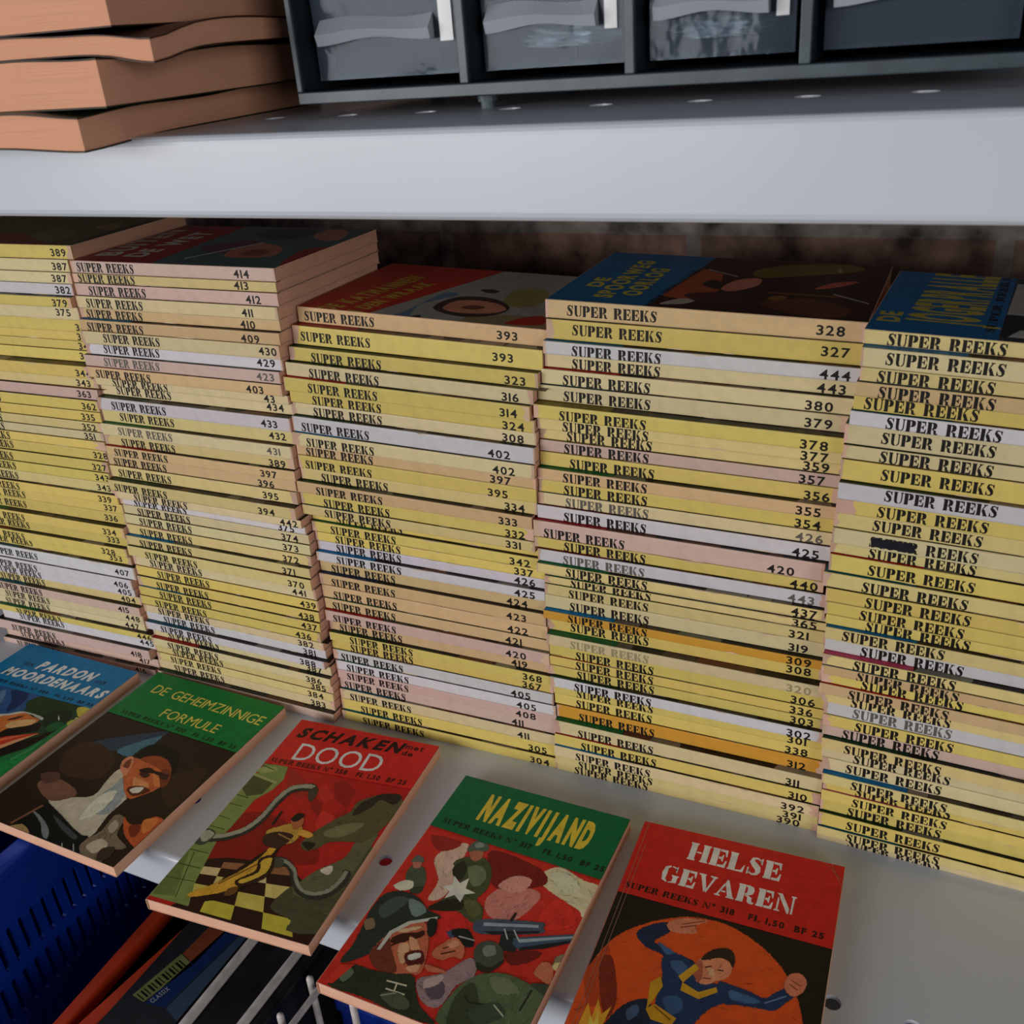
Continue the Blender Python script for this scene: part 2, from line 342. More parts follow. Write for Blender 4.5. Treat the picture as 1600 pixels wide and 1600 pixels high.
COVERS = {
 'P': {'base': (34,62,38),'band': ((0,112,164),-578,-528),'polys': [((42,82,135),1,[(258,-590),(420,-562),(649,-552),(785,-546),(778,-663),(788,-771),(654,-854),(536,-835)]),((90,120,160),1,[(393,-660),(411,-594),(508,-704),(514,-759)]),((25,45,90),1,[(462,-576),(645,-568),(708,-703),(674,-812),(583,-677)]),((36,56,22),1,[(745,-675),(810,-537),(1105,-543),(1219,-585),(1090,-632),(994,-750)]),((24,40,22),1,[(1019,-741),(1090,-632),(1208,-617),(1281,-725),(1249,-816),(1134,-832)]),((190,190,180),1,[(638,-860),(724,-815),(807,-757),(1021,-753),(1046,-785),(892,-760),(784,-816),(676,-891)]),((200,112,55),1,[(679,-893),(758,-823),(842,-767),(949,-780),(1030,-791),(1026,-846),(955,-912),(869,-964),(868,-1010),(847,-1031)]),((228,172,115),1,[(821,-915),(878,-847),(1006,-799),(1013,-864),(927,-936),(846,-955)]),((70,35,22),1,[(774,-885),(813,-830),(866,-797),(833,-857)]),((26,16,12),1,[(858,-1040),(882,-965),(1037,-855),(1070,-816),(1129,-887),(1059,-952),(974,-1022),(907,-1079)]),((26,17,12),1,[(1039,-1188),(1087,-1070),(1213,-921),(1197,-809),(1301,-862),(1297,-966),(1215,-1085),(1096,-1234)]),((192,60,36),1,[(912,-1084),(1007,-1003),(1174,-916),(1107,-992),(1037,-1075),(1013,-1166)]),((232,150,110),0,[(987,-1145),(1055,-1043),(1173,-915),(1097,-1051),(1024,-1175)]),((220,110,70),0,[(928,-1078),(995,-1021),(1080,-970),(1016,-1039),(949,-1096)]),((36,112,62),1,[(1122,-1255),(1225,-1093),(1270,-912),(1297,-719),(1361,-827),(1349,-1059),(1309,-1256),(1261,-1369)]),((28,128,60),1,[(1182,-1304),(1303,-1113),(1360,-993),(1384,-1071),(1348,-1440)]),((60,140,85),0,[(1212,-1221),(1263,-1079),(1274,-974),(1288,-1082),(1235,-1231)]),((192,182,72),1,[(1216,-572),(1243,-535),(1320,-534),(1346,-580),(1340,-636),(1298,-638)]),((172,170,72),1,[(1284,-737),(1308,-688),(1365,-720),(1359,-775)]),((190,190,95),1,[(1306,-676),(1314,-653),(1355,-671),(1352,-699)]),((200,205,190),0,[(1132,-686),(1185,-720),(1200,-742),(1171,-725)]),((30,90,45),1,[(1168,-833),(1187,-760),(1271,-755),(1270,-834),(1228,-876)])],'texts': [('PARDON','bi',384,-282,1005,-258,121,(235,232,225)),('MOORDENAARS','bi',150,-439,1283,-408,114,(235,232,225)),('EEN','b',237,-271,339,-266,45,(15,35,60)),('VOOR','b',1062,-255,1181,-245,42,(15,35,60)),('SUPER REEKS N° 380   FL 1,50  BF 25','s',122,-530,1309,-508,33,(10,20,35))]},
 'G': {'base': (40,25,16),'band': ((0,116,52),-573,-588),'polys': [((46,62,82),1,[(214,-889),(395,-751),(626,-604),(683,-605),(613,-780),(461,-906),(340,-953)]),((72,112,132),1,[(461,-906),(553,-758),(667,-646),(671,-802),(644,-922)]),((60,40,28),1,[(80,-1032),(201,-894),(512,-974),(582,-1180),(401,-1251),(219,-1239)]),((55,36,24),1,[(1045,-1038),(1151,-873),(1278,-823),(1342,-1080),(1274,-1223)]),((196,186,165),1,[(719,-1085),(641,-1063),(649,-1174),(683,-1342),(548,-1416),(400,-1494),(596,-1570),(835,-1641),(985,-1653),(941,-1451),(939,-1299),(909,-1252)]),((152,162,165),1,[(734,-1322),(745,-1197),(749,-1114),(896,-1257),(927,-1438),(815,-1464)]),((122,84,68),1,[(178,-1401),(246,-1312),(455,-1332),(558,-1392),(453,-1493),(330,-1482)]),((90,60,48),1,[(121,-1320),(222,-1259),(301,-1311),(230,-1381)]),((225,215,195),1,[(728,-1383),(754,-1274),(817,-1249),(858,-1389),(833,-1513),(774,-1555)]),((15,10,8),1,[(636,-947),(631,-818),(698,-736),(831,-740),(957,-779),(1056,-931),(968,-903),(867,-835),(773,-850),(741,-928),(714,-992)]),((196,100,55),1,[(673,-1040),(648,-925),(746,-915),(777,-853),(896,-846),(1023,-923),(1097,-1038),(1082,-1094),(1049,-1167),(1003,-1225),(959,-1268),(853,-1215)]),((150,70,38),1,[(713,-917),(773,-850),(902,-843),(1023,-923),(959,-949),(850,-928)]),((120,55,32),1,[(959,-949),(1037,-939),(1111,-1053),(1075,-1087)]),((212,132,97),1,[(636,-1043),(594,-964),(620,-917),(667,-935),(727,-1040),(737,-1102)]),((120,60,40),1,[(651,-1027),(630,-971),(647,-943),(697,-1019)]),((40,20,12),1,[(797,-1006),(848,-963),(921,-974),(987,-969),(990,-999),(905,-1003),(840,-1027)]),((62,30,20),1,[(825,-1039),(867,-1009),(916,-1028),(892,-1062)]),((62,30,20),1,[(982,-991),(1040,-969),(1065,-1014),(1015,-1022)]),((230,145,90),1,[(823,-1085),(916,-1085),(1002,-1116),(967,-1154),(886,-1162)]),((220,125,68),1,[(924,-1004),(991,-1019),(1070,-1085),(1025,-1093)]),((90,35,25),1,[(872,-1208),(874,-1167),(949,-1137),(1033,-1148),(1019,-1189),(961,-1236)]),((232,214,195),1,[(890,-1196),(914,-1163),(971,-1144),(975,-1194),(932,-1215)]),((122,107,87),1,[(968,-1730),(1016,-1587),(989,-1432),(1077,-1434),(1149,-1569),(1297,-1632),(1206,-1703),(1236,-1793),(1132,-1819)]),((192,178,152),1,[(1028,-1724),(1069,-1637),(1168,-1667),(1129,-1755)]),((175,160,138),1,[(1037,-1542),(1030,-1471),(1095,-1500),(1100,-1570)]),((60,45,36),1,[(1147,-1710),(1227,-1660),(1257,-1751),(1200,-1791)]),((12,14,14),1,[(391,-1765),(395,-1631),(406,-1531),(596,-1570),(875,-1662),(973,-1658),(981,-1742),(1073,-1826),(1020,-1839),(906,-1842),(781,-1823),(656,-1821),(539,-1797)]),((115,124,124),1,[(388,-1625),(503,-1645),(654,-1714),(714,-1780),(655,-1768),(541,-1686)]),((60,68,70),1,[(574,-1598),(773,-1648),(902,-1686),(880,-1713),(698,-1660)]),((165,135,85),1,[(348,-1819),(428,-1750),(536,-1780),(582,-1833),(508,-1846),(391,-1838)]),((120,80,60),0,[(357,-1778),(426,-1560),(406,-1551),(337,-1769)]),((152,154,154),0,[(780,-1797),(825,-1840),(833,-1838),(788,-1795)]),((152,154,154),0,[(845,-1771),(920,-1837),(928,-1834),(853,-1768)]),((152,154,154),0,[(926,-1747),(1021,-1830),(1029,-1826),(934,-1744)]),((188,86,42),1,[(1064,-1421),(1153,-1458),(1237,-1425),(1268,-1338),(1356,-1340),(1369,-1408),(1361,-1501),(1366,-1604),(1282,-1585),(1183,-1537)]),((226,124,62),1,[(1222,-1394),(1305,-1342),(1334,-1440),(1301,-1489)]),((120,45,25),1,[(1166,-1471),(1238,-1443),(1278,-1516),(1250,-1546)])],'texts': [('DE GEHEIMZINNIGE','r',147,-245,1302,-267,103,(222,200,90)),('FORMULE','r',456,-467,1036,-471,98,(222,200,90)),('SUPER REEKS N° 330   FL 1,50  BF 25','s',122,-546,1311,-565,42,(12,35,18))]},
 'S': {'base': (182,30,26),'band': ((205,38,32),-520,-475),'polys': [((140,25,20),1,[(169,-1418),(144,-1046),(387,-975),(791,-1122),(883,-1274),(622,-1335),(347,-1382)]),((165,40,30),0,[(240,-513),(431,-633),(503,-696),(464,-791),(291,-673)]),((150,28,24),0,[(503,-696),(648,-778),(715,-917),(587,-836)]),((150,26,23),0,[(626,-576),(675,-519),(819,-605),(830,-765),(699,-702)]),((200,45,38),0,[(678,-829),(788,-856),(838,-996),(811,-1079),(695,-962)]),((196,42,36),0,[(509,-653),(571,-592),(699,-702),(662,-774)]),((150,26,23),0,[(788,-856),(830,-765),(913,-859),(877,-984)]),((45,20,15),0,[(153,-1450),(306,-1391),(626,-1343),(734,-1346),(921,-1434),(1116,-1169),(1301,-970),(1393,-1903),(1020,-1948),(137,-1919),(252,-1747)]),((150,100,66),0,[(300,-1433),(448,-1403),(471,-1457),(313,-1483)]),((150,100,66),0,[(594,-1373),(740,-1344),(782,-1406),(627,-1432)]),((216,195,136),0,[(153,-1509),(313,-1483),(330,-1548),(156,-1569)]),((216,195,136),0,[(471,-1457),(627,-1432),(670,-1506),(501,-1527)]),((210,192,112),0,[(330,-1548),(501,-1527),(538,-1615),(351,-1630)]),((210,192,112),0,[(670,-1506),(836,-1486),(904,-1586),(723,-1600)]),((204,189,88),0,[(160,-1645),(351,-1630),(375,-1724),(164,-1732)]),((204,189,88),0,[(538,-1615),(723,-1600),(784,-1708),(582,-1716)]),((198,186,64),0,[(375,-1724),(582,-1716),(625,-1818),(400,-1820)]),((198,186,64),0,[(784,-1708),(981,-1700),(1059,-1814),(844,-1816)]),((126,142,76),0,[(11,-529),(200,-502),(247,-643),(228,-755),(161,-879),(158,-1159),(144,-1297),(228,-1645),(305,-1807),(-55,-1807),(-63,-1612),(-95,-1387),(-43,-1219),(-43,-1061),(-39,-833),(-33,-767),(-39,-659),(27,-630)]),((76,82,46),0,[(-34,-771),(-31,-646),(193,-676),(181,-811),(84,-864)]),((162,162,104),0,[(-27,-657),(219,-695),(212,-673),(-35,-635)]),((100,118,60),0,[(-95,-1387),(-36,-1294),(166,-1764),(19,-1793)]),((150,165,95),1,[(-21,-610),(70,-539),(152,-560),(70,-617)]),((52,62,32),0,[(-33,-867),(109,-878),(106,-870),(-36,-859)]),((52,62,32),0,[(-33,-960),(117,-961),(114,-955),(-37,-953)]),((52,62,32),0,[(-50,-1077),(111,-1093),(108,-1087),(-52,-1070)]),((52,62,32),0,[(-38,-1182),(128,-1186),(125,-1179),(-41,-1176)]),((52,62,32),0,[(-50,-1405),(156,-1402),(153,-1396),(-53,-1398)]),((52,62,32),0,[(-48,-1531),(186,-1527),(183,-1521),(-51,-1525)]),((52,62,32),0,[(-46,-1654),(218,-1631),(214,-1626),(-49,-1649)]),((52,62,32),0,[(52,-1415),(175,-1769),(181,-1770),(59,-1416)]),((52,62,32),0,[(-40,-977),(-3,-1166),(4,-1168),(-33,-979)]),((52,62,32),0,[(7,-550),(124,-572),(122,-565),(4,-542)]),((76,76,52),1,[(807,-1665),(825,-1514),(911,-1370),(1053,-1188),(1060,-1042),(1128,-1003),(1232,-1169),(1210,-1681),(1137,-1765),(994,-1779),(977,-1708)]),((98,98,68),1,[(1051,-1026),(1149,-904),(1162,-1120),(1149,-1331),(1125,-1439),(969,-1535),(862,-1502),(918,-1333),(1045,-1173)]),((88,84,54),1,[(702,-1130),(734,-1027),(808,-890),(876,-791),(881,-689),(997,-584),(1123,-558),(1196,-658),(1149,-904),(1102,-1011),(1039,-1030),(885,-1076),(835,-1145),(773,-1191),(722,-1170)]),((45,40,30),1,[(904,-703),(939,-652),(1007,-575),(1141,-548),(1136,-645),(1020,-628),(990,-718),(908,-821)]),((120,115,80),1,[(799,-1008),(906,-900),(1023,-865),(977,-974),(866,-1044)]),((35,30,22),1,[(714,-1145),(730,-1122),(798,-1120),(783,-1183)]),((212,202,182),1,[(947,-1307),(1004,-1255),(1026,-1318),(989,-1329)]),((45,48,40),1,[(498,-620),(416,-639),(328,-699),(294,-836),(288,-999),(249,-1123),(168,-1206),(89,-1247),(28,-1265),(-27,-1261),(-5,-1315),(60,-1319),(131,-1298),(216,-1254),(303,-1164),(346,-1031),(354,-868),(383,-746),(458,-699),(533,-681)]),((156,154,134),1,[(499,-632),(420,-642),(333,-697),(299,-830),(293,-993),(253,-1120),(170,-1204),(90,-1247),(28,-1273),(51,-1300),(113,-1274),(196,-1230),(282,-1142),(324,-1010),(331,-847),(362,-723),(441,-674),(515,-665)]),((60,70,55),1,[(-8,-1342),(-46,-1259),(0,-1210),(77,-1222),(97,-1277),(67,-1346)]),((165,165,145),1,[(4,-1282),(18,-1224),(77,-1232),(86,-1273),(58,-1322)]),((70,60,45),1,[(489,-700),(517,-640),(555,-681),(556,-784)]),((45,50,42),1,[(620,-1359),(691,-1343),(761,-1379),(815,-1443),(917,-1525),(1037,-1531),(1125,-1468),(1159,-1365),(1149,-1277),(1096,-1266),(1106,-1342),(1079,-1430),(1008,-1481),(921,-1478),(845,-1413),(784,-1341),(679,-1289),(589,-1304)]),((140,142,122),1,[(607,-1338),(692,-1325),(777,-1366),(832,-1433),(921,-1499),(1020,-1502),(1099,-1447),(1129,-1356),(1129,-1281),(1102,-1273),(1103,-1343),(1076,-1427),(1005,-1477),(922,-1475),(847,-1417),(788,-1347),(686,-1298),(592,-1311)]),((70,72,58),1,[(577,-1349),(600,-1303),(669,-1303),(690,-1359),(633,-1376)]),((40,20,12),1,[(475,-1344),(501,-1291),(575,-1168),(593,-1291),(573,-1489),(511,-1659),(315,-1760),(368,-1586),(439,-1426)]),((218,164,54),1,[(516,-1314),(523,-1184),(568,-1170),(554,-1461),(482,-1618),(283,-1737),(247,-1715),(353,-1607),(459,-1455)]),((140,95,35),0,[(384,-1604),(536,-1385),(524,-1376),(372,-1595)]),((50,26,14),1,[(512,-1342),(594,-1294),(651,-1445),(542,-1575),(469,-1546),(545,-1437)]),((232,178,62),1,[(537,-1354),(591,-1316),(619,-1434),(530,-1547),(493,-1537),(573,-1441)]),((110,70,30),1,[(465,-1615),(517,-1583),(526,-1638),(474,-1670)]),((192,152,64),1,[(419,-1120),(472,-1057),(549,-1005),(636,-1018),(653,-1145),(585,-1184),(510,-1187)]),((62,36,26),1,[(427,-1156),(498,-1097),(617,-1100),(581,-1225),(470,-1222)]),((160,120,70),0,[(510,-1119),(654,-1151),(651,-1139),(507,-1107)]),((218,162,64),1,[(628,-1036),(733,-1046),(728,-1089),(641,-1077)]),((182,104,64),1,[(522,-978),(546,-924),(593,-934),(622,-1007),(591,-1047)]),((30,20,15),1,[(517,-966),(536,-907),(584,-909),(583,-952),(552,-985)]),((32,26,20),0,[(430,-1056),(423,-926),(406,-919),(413,-1049)])],'texts': [('SCHAKEN','bi',67,-201,915,-162,120,(42,14,12)),('DOOD','r',178,-433,865,-389,181,(240,236,230)),('met','b',944,-98,1086,-95,57,(60,16,14)),('de','b',947,-167,1031,-165,53,(60,16,14)),('SUPER REEKS N° 358   FL 1,50  BF 25','s',36,-503,1119,-451,48,(70,14,12))]},
 'N': {'base': (200,46,36),'band': ((0,100,58),-517,-549),'polys': [((226,206,165),1,[(875,-610),(959,-541),(1119,-588),(1239,-612),(1237,-851),(1179,-807),(1055,-771),(884,-697)]),((206,130,120),1,[(632,-919),(709,-783),(813,-760),(931,-802),(844,-1038),(689,-1033)]),((216,182,162),1,[(179,-766),(229,-631),(323,-575),(352,-719),(388,-872),(379,-1018),(302,-1065),(289,-910)]),((122,26,25),1,[(488,-570),(760,-580),(900,-637),(898,-727),(663,-836),(554,-734)]),((216,50,40),1,[(992,-847),(1055,-771),(1168,-845),(1191,-935),(1002,-1025)]),((210,42,40),1,[(417,-1140),(489,-1061),(600,-1135),(651,-1260),(472,-1315)]),((215,150,135),1,[(656,-821),(717,-708),(829,-700),(798,-819)]),((235,222,185),1,[(918,-612),(1016,-574),(1132,-654),(1049,-721)]),((150,40,35),1,[(66,-594),(263,-579),(263,-637),(169,-693)]),((112,30,30),1,[(911,-1235),(1090,-1164),(1068,-1234),(969,-1303)]),((76,86,66),1,[(68,-922),(79,-862),(151,-853),(215,-939),(228,-1041),(150,-1036),(97,-985)]),((96,104,94),1,[(50,-826),(62,-779),(108,-784),(122,-817),(68,-843)]),((182,112,92),1,[(68,-843),(117,-821),(125,-863),(94,-875)]),((236,216,190),1,[(51,-1048),(91,-987),(149,-982),(163,-1031),(108,-1067)]),((55,60,45),1,[(163,-1031),(222,-990),(230,-1044),(179,-1060)]),((70,80,50),1,[(310,-754),(373,-672),(483,-649),(567,-729),(602,-860),(579,-957),(651,-1014),(665,-1126),(497,-1075),(425,-1103),(334,-1122),(386,-1032),(408,-936),(409,-827)]),((35,38,28),1,[(334,-1122),(411,-1023),(515,-999),(521,-1066),(429,-1110)]),((82,98,84),1,[(338,-599),(362,-531),(429,-525),(466,-579),(365,-633)]),((130,145,130),1,[(363,-564),(393,-533),(428,-555),(389,-585)]),((178,107,82),1,[(367,-631),(443,-601),(453,-665),(413,-690)]),((114,124,92),1,[(414,-751),(502,-717),(560,-805),(510,-878)]),((42,46,32),1,[(327,-785),(365,-714),(418,-787),(413,-862),(360,-846)]),((95,100,60),1,[(515,-999),(586,-971),(653,-1047),(602,-1084)]),((246,236,202),0,[(339,-945),(386,-909),(366,-844),(425,-884),(460,-825),(478,-908),(552,-918),(493,-952),(496,-1014),(437,-977),(393,-1023),(395,-962)]),((44,52,38),1,[(73,-1795),(117,-1643),(287,-1621),(477,-1567),(560,-1658),(631,-1728),(751,-1789),(539,-1807),(299,-1792)]),((66,80,108),1,[(527,-1237),(636,-1178),(711,-1268),(639,-1289)]),((25,28,30),1,[(547,-1221),(636,-1178),(716,-1266),(650,-1284)]),((170,175,175),0,[(606,-1243),(706,-1235),(704,-1227),(604,-1234)]),((35,40,45),0,[(818,-1098),(869,-1061),(947,-1127),(956,-1217),(859,-1240)]),((70,86,102),1,[(648,-1119),(706,-1068),(1006,-975),(1036,-1004),(1038,-1046),(778,-1157),(676,-1173)]),((150,165,175),0,[(696,-1097),(1005,-996),(1013,-1014),(707,-1119)]),((30,36,44),0,[(722,-1155),(1029,-1031),(1031,-1049),(779,-1159)]),((64,84,106),0,[(908,-1130),(1046,-1064),(1242,-971),(1252,-1022),(1102,-1131),(973,-1198),(919,-1173)]),((150,168,178),0,[(941,-1129),(1240,-986),(1243,-1000),(951,-1151)]),((28,34,42),0,[(965,-1180),(1245,-1012),(1251,-1026),(1103,-1134),(974,-1199)]),((180,182,176),0,[(826,-1096),(876,-1157),(882,-1151),(833,-1090)]),((180,182,176),0,[(882,-1083),(945,-1146),(950,-1139),(887,-1076)]),((40,30,28),0,[(836,-962),(833,-1029),(849,-1034),(852,-966)]),((152,128,132),1,[(640,-1494),(728,-1354),(792,-1374),(808,-1457),(746,-1540),(722,-1691),(617,-1692),(528,-1584)]),((95,80,90),1,[(592,-1602),(667,-1543),(712,-1625),(654,-1663)]),((190,165,160),1,[(572,-1566),(647,-1507),(652,-1563),(588,-1618)]),((40,50,44),1,[(17,-1263),(29,-1137),(111,-1073),(233,-1075),(342,-1136),(425,-1150),(427,-1180),(284,-1263),(206,-1375),(210,-1498),(61,-1651),(58,-1511),(33,-1358)]),((115,135,130),1,[(193,-1108),(282,-1108),(338,-1154),(282,-1210)]),((68,82,74),1,[(57,-1230),(111,-1122),(193,-1108),(174,-1202),(123,-1289)]),((130,110,80),1,[(29,-1351),(64,-1313),(109,-1361),(74,-1400)]),((192,102,72),1,[(212,-1386),(282,-1285),(362,-1223),(444,-1310),(502,-1444),(520,-1546),(451,-1570),(373,-1601),(264,-1585),(183,-1524)]),((112,52,36),1,[(183,-1524),(220,-1399),(298,-1479),(388,-1580),(322,-1610),(243,-1596)]),((192,192,182),0,[(206,-1497),(207,-1358),(276,-1254),(423,-1159),(429,-1182),(300,-1266),(232,-1370),(227,-1491)]),((30,35,32),1,[(383,-1204),(429,-1182),(465,-1273),(435,-1301)]),((60,25,18),1,[(247,-1407),(279,-1351),(367,-1305),(398,-1280),(409,-1318),(349,-1373),(279,-1423)]),((228,165,125),1,[(311,-1430),(360,-1391),(402,-1487),(383,-1525)]),((228,155,115),1,[(341,-1348),(398,-1360),(441,-1410),(395,-1428)]),((90,30,25),1,[(375,-1461),(453,-1406),(503,-1477),(440,-1527)]),((232,222,202),1,[(399,-1463),(450,-1426),(466,-1452),(423,-1488)]),((235,180,140),1,[(255,-1336),(323,-1280),(372,-1266),(296,-1333)]),((225,160,120),1,[(430,-1534),(490,-1495),(496,-1540),(457,-1556)]),((60,26,20),0,[(274,-1447),(311,-1401),(301,-1393),(265,-1439)]),((197,112,82),1,[(515,-1392),(544,-1318),(593,-1255),(672,-1299),(695,-1370),(644,-1375),(598,-1417),(546,-1422)]),((80,35,25),0,[(564,-1353),(623,-1298),(616,-1291),(557,-1346)]),((80,35,25),0,[(571,-1391),(640,-1340),(633,-1332),(564,-1383)]),((230,150,112),1,[(568,-1312),(602,-1272),(642,-1295),(604,-1326)]),((195,110,80),1,[(524,-1481),(630,-1476),(651,-1490),(556,-1513)]),((200,195,165),0,[(372,-1659),(495,-1646),(492,-1636),(369,-1649)]),((200,195,165),0,[(428,-1644),(440,-1697),(450,-1697),(438,-1644)]),((200,195,165),0,[(393,-1705),(513,-1700),(510,-1690),(391,-1695)]),((78,88,64),1,[(384,-1743),(459,-1698),(552,-1718),(568,-1767),(486,-1787)]),((150,155,125),0,[(390,-1751),(464,-1705),(459,-1699),(386,-1746)]),((90,105,80),1,[(92,-1714),(125,-1656),(171,-1682),(146,-1752)]),((205,52,38),0,[(40,-1801),(60,-1666),(144,-1630),(96,-1783)]),((86,102,72),1,[(788,-1787),(749,-1596),(808,-1457),(883,-1397),(999,-1366),(1163,-1387),(1253,-1407),(1292,-1596)]),((58,70,48),1,[(777,-1599),(837,-1489),(960,-1704),(820,-1774)]),((110,124,92),1,[(896,-1422),(1000,-1395),(1088,-1446),(986,-1501)]),((70,76,66),1,[(759,-1342),(733,-1259),(787,-1203),(872,-1219),(921,-1307),(878,-1387),(817,-1397)]),((124,130,118),1,[(774,-1259),(824,-1223),(861,-1270),(811,-1306)]),((40,45,36),1,[(786,-1361),(868,-1366),(913,-1296),(922,-1315),(880,-1391),(817,-1402)]),((40,45,30),0,[(815,-1581),(863,-1610),(867,-1601),(819,-1571)]),((40,45,30),0,[(867,-1611),(1009,-1575),(1005,-1564),(863,-1600)]),((60,76,60),1,[(884,-1654),(998,-1552),(1074,-1604),(963,-1709)]),((175,180,150),0,[(992,-1572),(1070,-1616),(1073,-1607),(995,-1564)]),((38,44,34),0,[(1141,-1407),(1131,-1550),(1142,-1552),(1152,-1409)]),((192,112,82),1,[(1113,-1305),(1129,-1224),(1179,-1220),(1212,-1266),(1217,-1337),(1163,-1329)]),((132,122,92),1,[(1185,-1172),(1227,-1128),(1239,-1195),(1204,-1217)]),((235,200,140),1,[(1190,-1215),(1228,-1185),(1236,-1234),(1209,-1245)]),((60,70,55),1,[(1130,-1371),(1233,-1345),(1248,-1409),(1168,-1399)])],'texts': [('NAZIVIJAND','hb',266,-364,1046,-366,254,(225,190,62)),('SUPER REEKS N° 317   FL 1,50  BF 25','s',68,-466,1213,-488,44,(10,30,22))]},
 'H': {'base': (26,22,18),'band': ((192,33,29),-614,-633),'polys': [((208,78,28),1,[(-7,-1395),(24,-1129),(97,-932),(234,-789),(397,-689),(529,-652),(691,-656),(862,-729),(1000,-835),(1108,-995),(1164,-1161),(1189,-1339),(41,-1746),(1,-1545)]),((176,64,28),0,[(-9,-1223),(70,-1000),(199,-1245),(225,-1366),(80,-1417)]),((120,40,25),1,[(61,-1116),(120,-1082),(216,-1318),(201,-1450),(131,-1334)]),((228,155,45),0,[(98,-1725),(73,-1529),(82,-1390),(127,-1476),(125,-1350),(169,-1436),(205,-1373),(194,-1487),(194,-1692)]),((240,190,80),0,[(126,-1586),(115,-1455),(148,-1505),(147,-1418),(183,-1530),(163,-1632)]),((22,34,54),1,[(166,-1608),(237,-1387),(310,-1298),(380,-1274),(423,-1372),(388,-1530),(286,-1648),(209,-1674)]),((60,80,110),1,[(287,-1370),(326,-1318),(350,-1360),(313,-1423)]),((24,40,70),1,[(201,-882),(239,-810),(340,-746),(379,-795),(309,-892),(362,-917),(483,-946),(557,-962),(552,-1046),(437,-1031),(376,-969),(277,-946)]),((60,92,132),1,[(333,-895),(435,-932),(520,-958),(482,-985),(396,-959)]),((205,124,94),1,[(348,-751),(399,-700),(464,-674),(556,-658),(546,-679),(500,-721),(521,-761),(446,-794),(377,-796)]),((120,60,45),0,[(432,-733),(550,-669),(548,-662),(429,-727)]),((120,60,45),0,[(426,-759),(509,-715),(506,-708),(424,-752)]),((28,50,86),1,[(382,-992),(459,-938),(534,-968),(601,-1066),(708,-1056),(793,-1053),(760,-1154),(699,-1213),(653,-1292),(600,-1419),(443,-1463),(418,-1374),(417,-1248),(415,-1117)]),((58,90,128),1,[(430,-1003),(491,-976),(538,-1034),(490,-1064)]),((50,80,120),1,[(447,-1238),(524,-1198),(561,-1261),(511,-1317)]),((28,50,86),1,[(705,-1044),(790,-1040),(877,-1049),(953,-1062),(1006,-1005),(1061,-960),(1108,-982),(1064,-1048),(1014,-1118),(944,-1130),(822,-1148),(751,-1160)]),((62,96,138),1,[(775,-1072),(861,-1074),(937,-1092),(870,-1122),(785,-1120)]),((90,120,150),0,[(960,-1095),(1061,-1016),(1057,-1008),(956,-1088)]),((205,118,88),1,[(1036,-929),(1058,-869),(1108,-849),(1147,-891),(1134,-963),(1091,-1003),(1049,-979)]),((115,55,40),0,[(1068,-908),(1118,-930),(1120,-924),(1070,-902)]),((115,55,40),0,[(1061,-936),(1106,-959),(1109,-954),(1064,-930)]),((214,134,98),1,[(562,-985),(588,-914),(646,-871),(719,-849),(755,-905),(748,-989),(703,-1034),(647,-1077),(604,-1079),(575,-1049)]),((170,90,65),1,[(562,-985),(588,-935),(613,-1022),(603,-1073),(575,-1049)]),((45,32,24),1,[(586,-929),(612,-871),(659,-830),(717,-814),(753,-851),(759,-925),(730,-893),(682,-886),(628,-915)]),((70,30,20),0,[(617,-978),(650,-959),(647,-952),(614,-970)]),((70,30,20),0,[(685,-972),(717,-969),(716,-961),(684,-964)]),((120,55,40),0,[(620,-1048),(663,-1041),(662,-1033),(620,-1040)]),((235,165,125),1,[(635,-974),(663,-978),(670,-1009),(650,-1016)]),((202,152,36),0,[(493,-1077),(559,-970),(589,-993),(526,-1108)]),((192,142,34),0,[(360,-1163),(403,-1108),(430,-1165),(407,-1254),(383,-1326)]),((196,146,36),0,[(523,-1107),(618,-1139),(701,-1078),(714,-1106),(628,-1181),(525,-1159)]),((192,142,34),0,[(379,-1327),(418,-1284),(546,-1331),(528,-1384),(420,-1380)]),((120,80,20),0,[(418,-1303),(518,-1355),(521,-1346),(421,-1294)])],'texts': [('HELSE','s',334,-235,900,-241,147,(232,226,212)),('GEVAREN','s',221,-455,1014,-465,136,(232,226,212)),('SUPER REEKS N° 318   FL 1,50  BF 25','s',35,-569,1195,-584,46,(40,12,10))]},
 'T1': {'base': (84,78,44),'band': None,'polys': [((120,55,45),1,[(223,-756),(407,-824),(61,-1524),(-80,-1438),(-132,-1161)]),((105,98,52),1,[(252,-1128),(546,-1069),(448,-1417),(115,-1516)]),((60,80,35),0,[(362,-599),(875,-605),(937,-534),(417,-532)]),((60,80,35),0,[(601,-326),(904,-391),(956,-332),(649,-268)]),((45,40,28),1,[(-115,-1890),(353,-1702),(834,-1731),(839,-1823),(202,-1909)]),((130,110,60),1,[(630,-1434),(822,-1514),(526,-1694)])],'texts': []},
